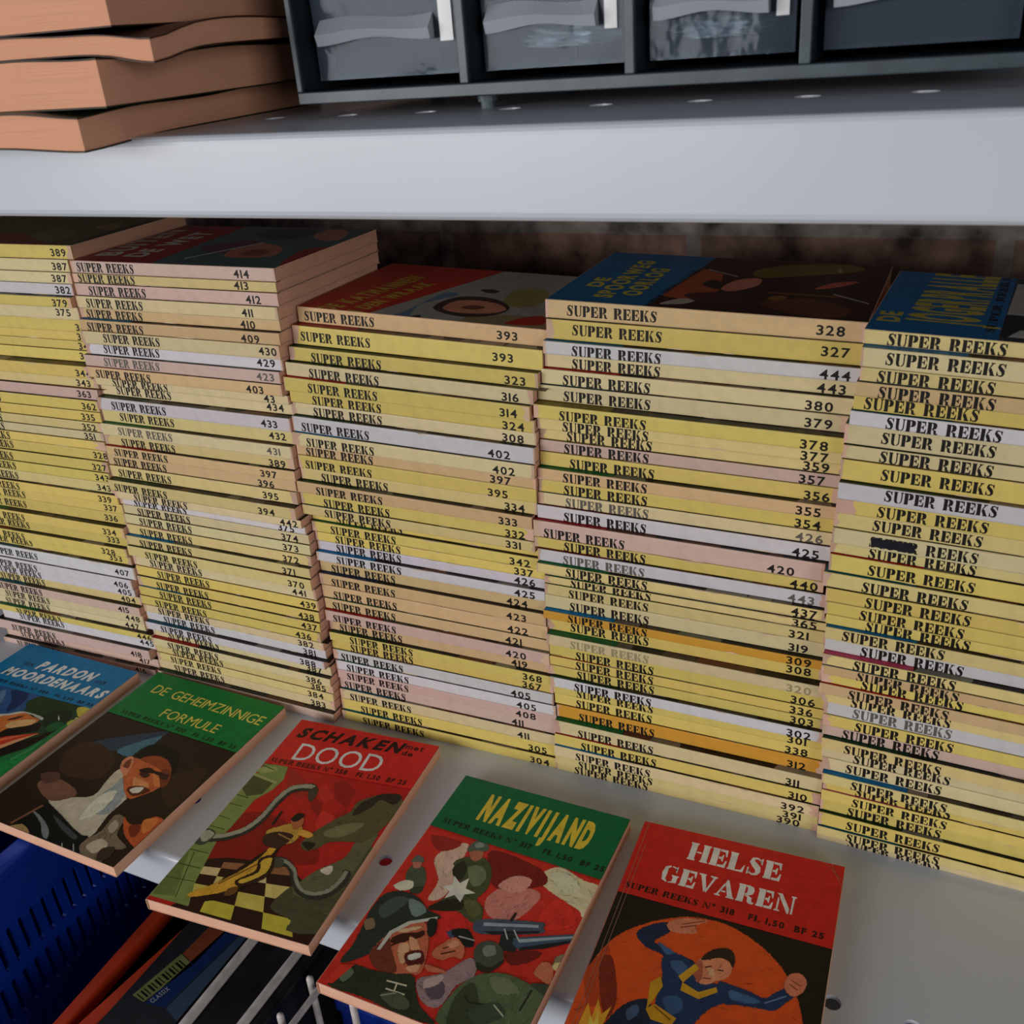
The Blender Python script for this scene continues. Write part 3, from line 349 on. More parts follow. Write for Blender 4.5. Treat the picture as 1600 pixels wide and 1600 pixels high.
 'T2': {'base': (66,92,94),'band': ((140,26,36),-748,-591),'polys': [((90,52,66),1,[(501,-762),(716,-895),(741,-1149),(336,-1118)]),((170,104,84),1,[(291,-1156),(535,-1079),(678,-1198),(573,-1436),(337,-1546),(255,-1358)]),((120,70,60),1,[(332,-1244),(490,-1257),(475,-1407),(325,-1438)]),((172,112,104),1,[(973,-1424),(1187,-1418),(1131,-1616),(864,-1725),(818,-1602)]),((62,62,78),1,[(1429,-475),(1476,-579),(1247,-718),(1236,-569)]),((135,42,42),1,[(131,-1752),(533,-1652),(613,-1812),(316,-1857),(77,-1856)]),((150,165,165),0,[(157,-920),(694,-1186),(725,-1161),(183,-894)]),((40,60,66),1,[(1068,-857),(1176,-1280),(900,-1387),(806,-1117)])],'texts': [('BUITEN','xb',185,-266,1072,-144,205,(185,182,170)),('DE WET','xb',172,-525,1001,-496,193,(185,182,170))]},
 'T3': {'base': (158,158,150),'band': ((186,42,28),-550,-952),'polys': [((95,125,150),1,[(-95,-614),(61,-751),(565,-791),(559,-919),(268,-779),(-176,-888)]),((142,127,92),1,[(-25,-1207),(146,-1223),(229,-1434),(161,-1697),(-201,-1849),(-195,-1660),(-145,-1335)]),((150,145,82),1,[(532,-1260),(783,-1241),(869,-1386),(728,-1499),(481,-1527),(401,-1390)]),((60,44,40),1,[(223,-901),(461,-902),(554,-1020),(529,-1219),(367,-1382),(188,-1351),(106,-1151)]),((204,134,104),1,[(242,-963),(417,-967),(473,-1085),(441,-1255),(326,-1376),(219,-1302),(178,-1114)]),((110,60,45),1,[(293,-1067),(363,-1127),(339,-1221),(266,-1175)]),((172,42,30),1,[(45,-1496),(187,-1543),(259,-1660),(90,-1721)]),((52,52,52),1,[(-143,-845),(14,-849),(52,-911),(-149,-942)]),((70,60,50),0,[(-48,-1296),(-129,-1703),(-105,-1694),(-23,-1285)]),((50,45,42),1,[(714,-1003),(756,-1070),(713,-1151),(656,-1105)]),((60,62,60),0,[(-125,-928),(-93,-1208),(-68,-1195),(-100,-914)])],'texts': [('DE KATMANNEN','xb',-29,-294,912,-474,154,(190,165,55)),('IN DEN WRAAK','xb',-78,-481,780,-628,124,(190,165,55))]},
 'T4': {'base': (50,28,22),'band': ((0,104,156),-608,-706),'polys': [((172,78,38),0,[(244,-624),(914,-708),(802,-854),(438,-917),(173,-827)]),((40,26,22),1,[(553,-788),(664,-824),(586,-918),(458,-900)]),((205,124,104),1,[(487,-917),(699,-967),(756,-1092),(583,-1104),(433,-991)]),((182,172,160),1,[(72,-663),(206,-746),(209,-844),(107,-797)]),((115,92,34),1,[(923,-1019),(1128,-1184),(1214,-1550),(1072,-1641),(896,-1350),(783,-1099)]),((195,94,72),1,[(594,-1436),(759,-1516),(819,-1654),(674,-1563)]),((195,94,72),1,[(204,-1331),(266,-1399),(218,-1465),(152,-1408)]),((95,52,32),1,[(232,-1189),(386,-1435),(233,-1679),(62,-1649),(45,-1438)]),((75,36,32),1,[(299,-744),(390,-917),(300,-1105),(157,-903)]),((120,70,40),0,[(442,-1193),(440,-1629),(475,-1625),(478,-1186)]),((170,160,150),0,[(496,-1553),(350,-1761),(371,-1760),(518,-1552)]),((150,140,130),0,[(894,-739),(758,-953),(788,-948),(925,-733)]),((140,90,50),1,[(329,-1216),(408,-1258),(379,-1322),(300,-1279)]),((160,140,120),1,[(1064,-1496),(1121,-1507),(1035,-1531),(1000,-1517)])],'texts': [('DE','xb',340,-222,560,-222,100,(205,190,62)),('SPOORWEG','xb',120,-362,1040,-362,118,(205,190,62)),('OORLOG','xb',200,-508,860,-508,118,(205,190,62)),('SUPER REEKS N° 328','s',2,-618,852,-678,31,(8,25,40))]},
 'T5': {'base': (50,62,72),'band': ((0,104,160),-607,-631),'polys': [((174,174,168),0,[(474,-621),(1107,-640),(1094,-835),(460,-824)]),((25,34,44),1,[(78,-611),(433,-619),(417,-752),(118,-809)]),((190,190,185),0,[(77,-644),(206,-694),(218,-783),(77,-765)])],'texts': [('DE','xb',173,-142,359,-138,112,(190,176,72)),('JOGERPRALLE','xb',197,-507,1229,-548,348,(190,176,72)),('SUPER REEKS','s',124,-584,1232,-601,43,(8,25,42))]},
}
def art_cover(key, W, L, gain=1.0):
    A = COVERS[key]
    g = lambda c: tuple(min(.86, v * gain) for v in lin(c))
    def fill(mb, t):
        z = [t + .00002]
        up = lambda x, y: Vector((x, y, z[0]))
        def paint(p, c, dz=.0000015):
            p = clip_poly(p, .0007, W - .0003, -L + .0003, -.0003)
            if len(p) < 3: return
            z[0] += dz
            mb.poly(p, up, c)
        paint([(0, 0), (0, -L), (W, -L), (W, 0)], g(A['base']))
        def inside(x, y, p):
            r = False
            for i in range(len(p)):
                (x1, y1), (x2, y2) = p[i - 1], p[i]
                if (y1 > y) != (y2 > y) and x < (x2 - x1) * (y - y1) / (y2 - y1) + x1: r = not r
            return r
        def strokes(p, c, dens):
            """loose brush strokes of nearby hues inside a painted patch"""
            xs = [q[0] for q in p]; ys = [q[1] for q in p]; w_, h_ = max(xs) - min(xs), max(ys) - min(ys)
            a0 = random.uniform(0, math.pi); sz = min(.008, max(.0012, math.sqrt(w_ * h_) * .22))
            for k in range(min(160, int(dens * (1 + w_ * h_ * 9e3)))):
                x, y = random.uniform(min(xs), max(xs)), random.uniform(min(ys), max(ys)); a = a0 + random.uniform(-.6, .6)
                ln = sz * random.uniform(.35, 1); wd = ln * random.uniform(.05, .16); dx, dy = math.cos(a) * ln / 2, math.sin(a) * ln / 2
                if not (inside(x + dx, y + dy, p) and inside(x - dx, y - dy, p)): continue
                f = random.choice((.5, .65, .8, .9, 1.12, 1.25, 1.45)); cc = tuple(min(.86, v * f * random.uniform(.88, 1.12)) for v in g(c))
                paint([(x - dx, y - dy), (x - dy / ln * wd, y + dx / ln * wd), (x + dx, y + dy), (x + dy / ln * wd, y - dx / ln * wd)], cc, .00000008)
        def feather(p, c):
            """short strokes across the outline, so the patch ends in brush marks"""
            n = len(p)
            for i in range(n):
                (x1, y1), (x2, y2) = p[i], p[(i + 1) % n]; d = math.hypot(x2 - x1, y2 - y1)
                if d < 1e-6: continue
                for k in range(max(1, int(d / .0011))):
                    t = random.random(); x, y = x1 + (x2 - x1) * t, y1 + (y2 - y1) * t; a = math.atan2(y2 - y1, x2 - x1) + random.uniform(-.9, .9)
                    ln = random.uniform(.0008, .0026); wd = random.uniform(.00012, .00034); dx, dy = math.cos(a) * ln / 2, math.sin(a) * ln / 2
                    ff = random.uniform(.3, .5) if random.random() < .3 else random.uniform(.72, 1.25); cc = tuple(min(.86, v * ff) for v in g(c))
                    paint([(x - dx, y - dy), (x - dy / ln * 2 * wd, y + dx / ln * 2 * wd), (x + dx, y + dy), (x + dy / ln * 2 * wd, y - dx / ln * 2 * wd)], cc, .00000006)
        if gain > 1: strokes([(0, -L * .3), (W, -L * .3), (W, -L), (0, -L)], A['base'], 150)
        for c, sm, pts in A['polys']:
            p = [(q[0] / 1e4, q[1] / 1e4) for q in pts]
            if sm: p = smooth_poly(p)
            paint(p, g(c))
            if gain > 1 and sm: feather(p, c); strokes(p, c, 26)
        if A['band']:
            c, yl, yr = A['band']; paint([(0, 0), (0, yl / 1e4), (W, yr / 1e4), (W, 0)], g(c))
        for txt, st, sx, sy, ex, ey, h, c in A['texts']:
            wd, T = lay(txt, st, .03 if st in ('r', 'xb') else .06, .55)
            if not T: continue
            x0 = min(q[0] for k in T for q in k); x1 = max(q[0] for k in T for q in k)
            s = Vector((sx, sy)) / 1e4; e = Vector((ex, ey)) / 1e4; xd = (e - s) / (x1 - x0); n = (e - s).normalized(); n = Vector((-n.y, n.x)) * h / 1e4
            sh = .28 if st == 'bi' else 0; z[0] += .00001
            for k in T:
                p = [tuple(s + xd * (q[0] - x0 + sh * q[1]) + n * q[1]) for q in k]
                p = clip_poly(p, .0007, W - .0003, -L + .0003, -.0003)
                if len(p) >= 3: mb.add([up(*q) for q in p], [tuple(range(len(p)))] if area2(p) > 0 else [tuple(range(len(p)))[::-1]], g(c))
        if key == 'H':                                       # cracked paper along the spine fold and the bent corner
            for a, b in (((.0035, -.001), (.0045, -L)), ((.0062, -.02), (.0066, -L)), ((W - .012, -.0005), (W - .0005, -.012)), ((W - .008, -.0005), (W - .001, -.016))):
                z[0] += .00001; paint([a, (a[0] + .0003, a[1]), (b[0] + .0003, b[1]), b], g((150, 110, 95)))
        return PAPER
    return fill
STACKS = {
 'S1': [
  ('389', 'Y', 3521, 101, -7795, 1744, 300, 70, 184, 0.48, ''),
  ('387', 'c', 3428, 93, -7858, 1739, 300, 69, 227, 0.46, ''),
  ('387', 'c', 3342, 86, -7863, 1737, 300, 67, 199, 0.48, ''),
  ('382', 'w', 3254, 88, -7882, 1740, 300, 65, 219, 0.49, ''),
  ('379', 'Y', 3173, 81, -7888, 1700, 300, 63, 203, 0.45, 'teal'),
  ('375', 'c', 3071, 102, -7877, 1733, 300, 61, 164, 0.57, ''),
  ('34', 'Y', 2967, 104, -7840, 1766, 300, 59, 248, 0.4, 'brown'),
  ('347', 'Y', 2891, 76, -7865, 1791, 300, 58, 233, 0.48, ''),
  ('34', 'Y', 2817, 74, -7898, 1796, 300, 56, 248, 0.47, ''),
  ('34', 'Y', 2725, 92, -7906, 1791, 300, 54, 247, 0.54, ''),
  ('344', 'Y', 2624, 101, -7896, 1703, 300, 52, 247, 0.45, 'brown'),
  ('343', 'y', 2540, 84, -7877, 1731, 300, 51, 176, 0.46, ''),
  ('363', 'p', 2452, 88, -7881, 1711, 300, 49, 180, 0.51, ''),
  ('362', 'Y', 2360, 92, -7892, 1697, 300, 47, 219, 0.46, ''),
  ('335', 'Y', 2274, 86, -7896, 1693, 300, 45, 193, 0.47, ''),
  ('352', 'y', 2195, 79, -7891, 1688, 300, 44, 173, 0.45, ''),
  ('351', 'c', 2120, 75, -7908, 1682, 300, 42, 191, 0.48, ''),
  ('', 'Y', 2042, 78, -7914, 1675, 300, 41, 236, 0.48, 'worn'),
  ('328', 'Y', 1951, 91, -7929, 1679, 300, 39, 252, 0.52, ''),
  ('327', 'Y', 1857, 94, -7933, 1665, 300, 37, 227, 0.44, ''),
  ('343', 'Y', 1768, 89, -7938, 1657, 300, 35, 240, 0.5, ''),
  ('343', 'y', 1675, 93, -7940, 1665, 300, 33, 223, 0.47, ''),
  ('339', 'Y', 1591, 84, -7896, 1641, 300, 32, 185, 0.46, 'dgreen'),
  ('337', 'Y', 1502, 89, -7881, 1655, 300, 30, 190, 0.51, ''),
  ('336', 'Y', 1401, 101, -7884, 1662, 300, 28, 160, 0.48, ''),
  ('334', 'Y', 1305, 96, -7887, 1607, 300, 26, 163, 0.45, 'green'),
  ('333', 'Y', 1208, 97, -7895, 1642, 300, 24, 152, 0.5, ''),
  ('328', 'Y', 1125, 83, -7913, 1602, 300, 23, 118, 0.41, 'dred'),
  ('353', 'Y', 1039, 86, -7926, 1633, 300, 21, 160, 0.56, ''),
  ('407', 'w', 922, 117, -7880, 1598, 300, 18, 172, 0.49, 'teal'),
  ('406', 'w', 822, 100, -7935, 1585, 300, 16, 189, 0.41, 'black'),
  ('405', 'w', 742, 80, -7950, 1604, 300, 15, 201, 0.48, ''),
  ('404', 'y', 662, 80, -7919, 1617, 300, 13, 170, 0.47, ''),
  ('415', 'p', 577, 85, -7921, 1576, 300, 12, 152, 0.49, 'teal'),
  ('448', 'c', 481, 96, -7925, 1595, 300, 10, 191, 0.49, ''),
  ('447', 'c', 412, 69, -7935, 1599, 300, 8, 167, 0.48, ''),
  ('446', 'Y', 351, 61, -7852, 1565, 300, 7, 230, 0.5, 'green'),
  ('445', 'w', 245, 106, -7854, 1593, 300, 5, 212, 0.53, ''),
  ('418', 'p', 145, 100, -7924, 1555, 300, 3, 175, 0.39, 'black'),
  ('417', 'p', 58, 87, -7878, 1586, 300, 1, 175, 0.52, ''),
  ('416', 'p', 0, 58, -7896, 1545, 300, 0, 162, 0.5, 'black'),
 ],
 'S2': [
  ('414', 'p', 3427, 90, -5984, 1749, -8, 34, 55, 0.49, ''),
  ('413', 'y', 3357, 70, -5990, 1747, -8, 33, 48, 0.55, ''),
  ('412', 'p', 3267, 90, -5989, 1742, -8, 32, 127, 0.44, ''),
  ('411', 'c', 3175, 92, -6006, 1736, -7, 31, 93, 0.46, ''),
  ('410', 't', 3097, 78, -6022, 1757, -7, 31, 60, 0.43, ''),
  ('409', 't', 3011, 86, -6018, 1723, -7, 30, 68, 0.39, 'blue'),
  ('430', 'c', 2910, 101, -6039, 1723, -6, 29, 218, 0.55, ''),
  ('429', 'w', 2820, 90, -6063, 1758, -6, 28, 178, 0.56, ''),
  ('423', 'p', 2731, 89, -6089, 1740, -5, 27, 193, 0.5, 'faded'),
  ('403', 't', 2644, 87, -6087, 1732, -5, 26, 85, 0.41, ''),
  ('43', 'c', 2575, 69, -6071, 1763, -5, 25, 181, 0.48, ''),
  ('434', 'c', 2485, 90, -6073, 1804, -4, 25, 156, 0.51, ''),
  ('433', 'w', 2382, 103, -6077, 1742, -4, 24, 137, 0.46, 'dgreen'),
  ('432', 'y', 2280, 102, -6083, 1764, -3, 23, 174, 0.51, ''),
  ('431', 'c', 2181, 99, -6089, 1723, -3, 22, 169, 0.5, 'green faded'),
  ('389', 'y', 2096, 85, -6105, 1740, -2, 21, 170, 0.4, ''),
  ('397', 't', 2015, 81, -6098, 1715, -2, 20, 87, 0.41, ''),
  ('396', 't', 1921, 94, -6125, 1739, -2, 19, 53, 0.36, ''),
  ('395', 'y', 1820, 101, -6130, 1733, -1, 18, 84, 0.43, ''),
  ('394', 'y', 1725, 95, -6121, 1675, -1, 18, 55, 0.37, 'dgreen'),
  ('442', 'c', 1657, 68, -6095, 1682, 0, 17, 203, 0.49, ''),
  ('375', 'w', 1592, 65, -6092, 1714, 0, 16, 146, 0.5, ''),
  ('374', 'c', 1511, 81, -6079, 1717, 0, 15, 144, 0.42, ''),
  ('373', 'c', 1424, 87, -6080, 1709, 0, 15, 146, 0.46, ''),
  ('372', 'y', 1336, 88, -6083, 1702, 1, 14, 133, 0.38, ''),
  ('371', 'y', 1251, 85, -6085, 1668, 1, 13, 138, 0.39, 'blue'),
  ('370', 'y', 1157, 94, -6082, 1651, 2, 12, 179, 0.37, 'dgreen'),
  ('441', 'c', 1063, 94, -6075, 1675, 2, 11, 175, 0.46, ''),
  ('439', 'Y', 973, 90, -6066, 1669, 2, 10, 222, 0.47, ''),
  ('438', 'Y', 884, 89, -6065, 1654, 3, 9, 197, 0.38, ''),
  ('437', 'Y', 800, 84, -6064, 1640, 3, 8, 218, 0.48, ''),
  ('436', 'Y', 715, 85, -6071, 1633, 4, 8, 158, 0.4, ''),
  ('382', 'c', 642, 73, -6056, 1632, 4, 7, 153, 0.46, ''),
  ('381', 'w', 562, 80, -6058, 1642, 4, 6, 181, 0.42, ''),
  ('388', 'w', 488, 74, -6059, 1604, 5, 5, 163, 0.45, 'teal'),
  ('387', 'c', 401, 87, -6046, 1651, 5, 5, 161, 0.38, ''),
  ('386', 'c', 324, 77, -6042, 1612, 5, 4, 165, 0.43, 'red'),
  ('385', 'y', 244, 80, -6046, 1635, 6, 3, 181, 0.42, ''),
  ('384', 'y', 165, 79, -6051, 1630, 6, 2, 146, 0.43, ''),
  ('383', 'c', 80, 85, -6059, 1633, 6, 2, 165, 0.4, ''),
  ('408', 'p', 0, 80, -6050, 1589, 7, 1, -9999, 0.48, 'dgreen'),
 ],
 'S3': [
  ('393', 't', 3114, 109, -4184, 1910, 119, 387, 50, 0.45, ''),
  ('393', 'Y', 2982, 132, -4205, 1848, 125, 374, 60, 0.46, 'red'),
  ('323', 'Y', 2884, 98, -4220, 1798, 132, 358, 170, 0.37, 'dgreen'),
  ('316', 'c', 2787, 97, -4243, 1762, 137, 346, 182, 0.37, 'dgreen'),
  ('314', 'Y', 2685, 102, -4262, 1737, 142, 334, 190, 0.41, 'red'),
  ('324', 'Y', 2596, 89, -4249, 1763, 147, 322, 176, 0.38, ''),
  ('308', 'c', 2508, 88, -4248, 1773, 152, 311, 161, 0.38, ''),
  ('402', 'w', 2394, 114, -4250, 1738, 156, 301, 69, 0.36, 'dgreen'),
  ('402', 'c', 2296, 98, -4254, 1723, 162, 287, 104, 0.35, 'blue'),
  ('397', 't', 2215, 81, -4259, 1745, 167, 275, 74, 0.41, ''),
  ('395', 'Y', 2113, 102, -4265, 1747, 172, 266, 53, 0.33, ''),
  ('334', 'y', 2021, 92, -4272, 1761, 177, 253, 165, 0.36, ''),
  ('333', 't', 1930, 91, -4296, 1720, 182, 242, 156, 0.37, 'dgreen'),
  ('332', 'Y', 1832, 98, -4298, 1741, 186, 231, 188, 0.34, ''),
  ('331', 'y', 1753, 79, -4293, 1731, 192, 220, 184, 0.42, ''),
  ('', 'Y', 1687, 66, -4267, 1793, 196, 210, 205, 0.44, 'clip'),
  ('342', 'Y', 1603, 84, -4267, 1767, 199, 202, 157, 0.4, 'green'),
  ('337', 'Y', 1528, 75, -4252, 1769, 203, 192, 168, 0.45, ''),
  ('426', 'w', 1451, 77, -4251, 1775, 207, 183, 158, 0.44, ''),
  ('425', 'w', 1373, 78, -4253, 1741, 211, 174, 170, 0.43, 'blue'),
  ('424', 't', 1276, 97, -4254, 1766, 215, 165, 93, 0.34, ''),
  ('423', 't', 1180, 96, -4254, 1730, 220, 153, 100, 0.35, 'navy'),
  ('422', 't', 1072, 108, -4248, 1730, 225, 142, 93, 0.31, 'red'),
  ('421', 't', 982, 90, -4236, 1720, 231, 129, 63, 0.37, 'green'),
  ('420', 'p', 888, 94, -4231, 1693, 236, 118, 64, 0.35, 'red'),
  ('419', 't', 793, 95, -4231, 1723, 241, 107, 85, 0.35, ''),
  ('368', 'Y', 718, 75, -4223, 1688, 246, 95, 175, 0.45, 'dgreen'),
  ('367', 'Y', 640, 78, -4222, 1699, 249, 86, 161, 0.43, ''),
  ('405', 'w', 548, 92, -4221, 1690, 253, 77, 67, 0.36, ''),
  ('405', 'w', 462, 86, -4205, 1680, 258, 66, 93, 0.39, ''),
  ('408', 'p', 378, 84, -4204, 1682, 263, 55, 78, 0.4, ''),
  ('411', 'p', 284, 94, -4206, 1693, 267, 45, 36, 0.36, ''),
  ('411', 'c', 190, 94, -4209, 1675, 272, 34, 84, 0.36, ''),
  ('305', 'Y', 90, 100, -4214, 1676, 277, 23, 169, 0.34, ''),
  ('304', 'Y', 0, 90, -4212, 1656, 282, 11, 183, 0.37, ''),
 ],
 'S4': [
  ('328', 't', 3232, 112, -2386, 1917, 169, 315, 135, 0.48, ''),
  ('327', 'Y', 3109, 123, -2381, 1902, 169, 304, 163, 0.54, 'dgreen'),
  ('444', 'w', 3025, 84, -2394, 1867, 168, 293, 181, 0.4, 'blue'),
  ('443', 'c', 2937, 88, -2401, 1894, 168, 285, 175, 0.38, ''),
  ('380', 'c', 2840, 97, -2414, 1863, 168, 276, 137, 0.38, 'red'),
  ('379', 'c', 2739, 101, -2438, 1852, 167, 267, 165, 0.41, 'teal'),
  ('378', 'Y', 2647, 92, -2442, 1780, 167, 257, 164, 0.36, 'olive'),
  ('377', 'y', 2560, 87, -2443, 1822, 167, 249, 165, 0.39, ''),
  ('359', 'y', 2486, 74, -2443, 1851, 166, 240, 177, 0.46, ''),
  ('357', 'p', 2407, 79, -2443, 1842, 166, 233, 159, 0.43, ''),
  ('356', 'Y', 2311, 96, -2447, 1840, 166, 226, 196, 0.35, ''),
  ('355', 't', 2229, 82, -2451, 1798, 165, 217, 167, 0.41, 'green'),
  ('354', 'Y', 2140, 89, -2457, 1812, 165, 209, 169, 0.38, ''),
  ('426', 'c', 2056, 84, -2464, 1806, 165, 200, 185, 0.4, 'faded'),
  ('425', 'w', 1960, 96, -2469, 1793, 165, 192, 178, 0.35, ''),
  ('420', 'p', 1840, 120, -2490, 1761, 164, 183, 69, 0.3, 'red'),
  ('440', 'Y', 1763, 77, -2490, 1763, 164, 172, 202, 0.44, 'red'),
  ('443', 'w', 1675, 88, -2465, 1746, 163, 164, 173, 0.38, 'dred faded'),
  ('437', 'y', 1604, 71, -2465, 1714, 163, 156, 201, 0.47, 'green'),
  ('366', 'c', 1547, 57, -2452, 1793, 163, 149, 179, 0.08, 'clip'),
  ('365', 'y', 1490, 57, -2448, 1782, 163, 147, 184, 0.5, ''),
  ('321', 'y', 1407, 83, -2448, 1775, 163, 142, 169, 0.4, ''),
  ('319', 'c', 1305, 102, -2451, 1779, 162, 134, 173, 0.36, ''),
  ('309', 'o', 1238, 67, -2451, 1739, 162, 124, 172, 0.5, 'blue'),
  ('308', 'Y', 1128, 110, -2452, 1786, 162, 118, 168, 0.42, ''),
  ('320', 'c', 1042, 86, -2436, 1727, 161, 108, 169, 0.39, 'green faint'),
  ('306', 'Y', 947, 95, -2427, 1748, 161, 99, 186, 0.35, ''),
  ('336', 'Y', 873, 74, -2428, 1741, 161, 90, 186, 0.45, ''),
  ('303', 'Y', 798, 75, -2428, 1739, 160, 83, 192, 0.45, ''),
  ('302', 'w', 717, 81, -2420, 1708, 160, 76, 173, 0.42, 'dgreen'),
  ('301', 'Y', 638, 79, -2418, 1740, 160, 68, 173, 0.42, ''),
  ('338', 'Y', 549, 89, -2412, 1747, 159, 61, 155, 0.38, ''),
  ('312', 'o', 444, 105, -2401, 1740, 159, 52, 163, 0.32, ''),
  ('311', 'c', 336, 108, -2400, 1694, 159, 42, 167, 0.31, 'green'),
  ('310', 'Y', 243, 93, -2403, 1681, 158, 32, 194, 0.36, 'red'),
  ('392', 'c', 153, 90, -2406, 1666, 158, 23, 158, 0.37, 'blue'),
  ('391', 'y', 72, 81, -2409, 1681, 158, 15, 172, 0.41, ''),
  ('390', 'y', 0, 72, -2407, 1698, 157, 7, 131, 0.46, ''),
 ],
 'S5': [
  ('', 'y', 3233, 77, -583, 1755, -298, 331, 116, 0.44, ''),
  ('', 'c', 3129, 104, -581, 1704, -294, 323, 119, 0.53, ''),
  ('', 'y', 3052, 77, -579, 1711, -288, 313, 84, 0.44, 'navy'),
  ('', 't', 2972, 80, -593, 1703, -283, 305, 110, 0.43, ''),
  ('', 'Y', 2889, 83, -601, 1730, -278, 297, 53, 0.52, ''),
  ('', 'w', 2806, 83, -612, 1717, -273, 289, 179, 0.45, 'teal'),
  ('', 'c', 2692, 114, -636, 1742, -268, 280, 186, 0.5, ''),
  ('', 'c', 2612, 80, -633, 1729, -261, 269, 184, 0.47, 'dgreen'),
  ('', 'Y', 2491, 121, -639, 1723, -257, 261, 206, 0.5, ''),
  ('', 'w', 2390, 101, -639, 1689, -249, 249, 236, 0.6, 'dgreen'),
  ('', 'Y', 2299, 91, -645, 1707, -243, 239, 213, 0.48, ''),
  ('', 'y', 2206, 93, -649, 1720, -238, 230, 200, 0.5, ''),
  ('', 'c', 2106, 100, -655, 1714, -232, 220, 197, 0.49, 'blot'),
  ('', 'y', 2039, 67, -662, 1733, -226, 210, 204, 0.5, ''),
  ('', 'Y', 1931, 108, -660, 1717, -222, 204, 208, 0.42, 'red'),
  ('', 'y', 1836, 95, -683, 1699, -216, 193, 210, 0.41, 'teal'),
  ('', 'Y', 1747, 89, -662, 1689, -210, 183, 214, 0.43, ''),
  ('', 'Y', 1662, 85, -662, 1691, -205, 174, 191, 0.4, ''),
  ('', 'Y', 1595, 67, -651, 1694, -200, 166, 218, 0.5, ''),
  ('', 'y', 1511, 84, -646, 1665, -196, 159, 95, 0.52, ''),
  ('', 'w', 1424, 87, -644, 1686, -190, 151, 197, 0.41, ''),
  ('', 'y', 1351, 73, -645, 1643, -185, 142, 170, 0.46, 'pink'),
  ('', 't', 1287, 64, -648, 1637, -181, 135, 197, 0.5, ''),
  ('', 'Y', 1218, 69, -646, 1658, -177, 128, 223, 0.48, ''),
  ('', 't', 1142, 76, -652, 1645, -173, 122, 164, 0.44, 'red'),
  ('', 'y', 1066, 76, -635, 1674, -168, 114, 164, 0.44, ''),
  ('', 'w', 966, 100, -622, 1696, -164, 106, 164, 0.45, 'faded'),
  ('', 'Y', 881, 85, -623, 1693, -158, 96, 184, 0.44, ''),
  ('', 'p', 806, 75, -624, 1701, -153, 88, 117, 0.45, ''),
  ('', 'y', 722, 84, -617, 1668, -148, 80, 131, 0.4, 'dgreen'),
  ('', 'c', 649, 73, -615, 1686, -143, 72, 186, 0.48, ''),
  ('', 'c', 555, 94, -608, 1687, -139, 65, 140, 0.46, ''),
  ('', 'y', 477, 78, -598, 1646, -133, 55, 172, 0.43, 'blue'),
  ('', 'Y', 401, 76, -592, 1686, -128, 47, 193, 0.45, ''),
  ('', 'Y', 319, 82, -596, 1677, -124, 40, 184, 0.41, ''),
  ('', 'Y', 230, 89, -599, 1690, -119, 32, 164, 0.38, ''),
  ('', 'Y', 127, 103, -600, 1664, -114, 23, 168, 0.46, 'dgreen'),
  ('', 'y', 58, 69, -600, 1648, -108, 13, 176, 0.48, 'teal'),
  ('', 'c', 0, 58, -603, 1670, -103, 6, 191, 0.5, ''),
 ],
}
SNAME = {'S1': 'leftmost stack', 'S2': 'second stack from left', 'S3': 'middle stack', 'S4': 'fourth stack from left', 'S5': 'rightmost stack'}
ORD = 'topmost second third fourth fifth sixth seventh eighth ninth tenth eleventh twelfth thirteenth fourteenth fifteenth sixteenth seventeenth eighteenth nineteenth twentieth'.split()
TENS = {20: 'twenty', 30: 'thirty', 40: 'forty'}
def ordinal(i, n):
    if i == n - 1: return 'bottom'
    if i < 20: return ORD[i]
    k = i + 1
    return {30: 'thirtieth', 40: 'fortieth'}.get(k) or TENS[k // 10 * 10] + '-' + ['', 'first'] [k % 10 == 1] + ('' if k % 10 == 1 else ORD[k % 10 - 1])
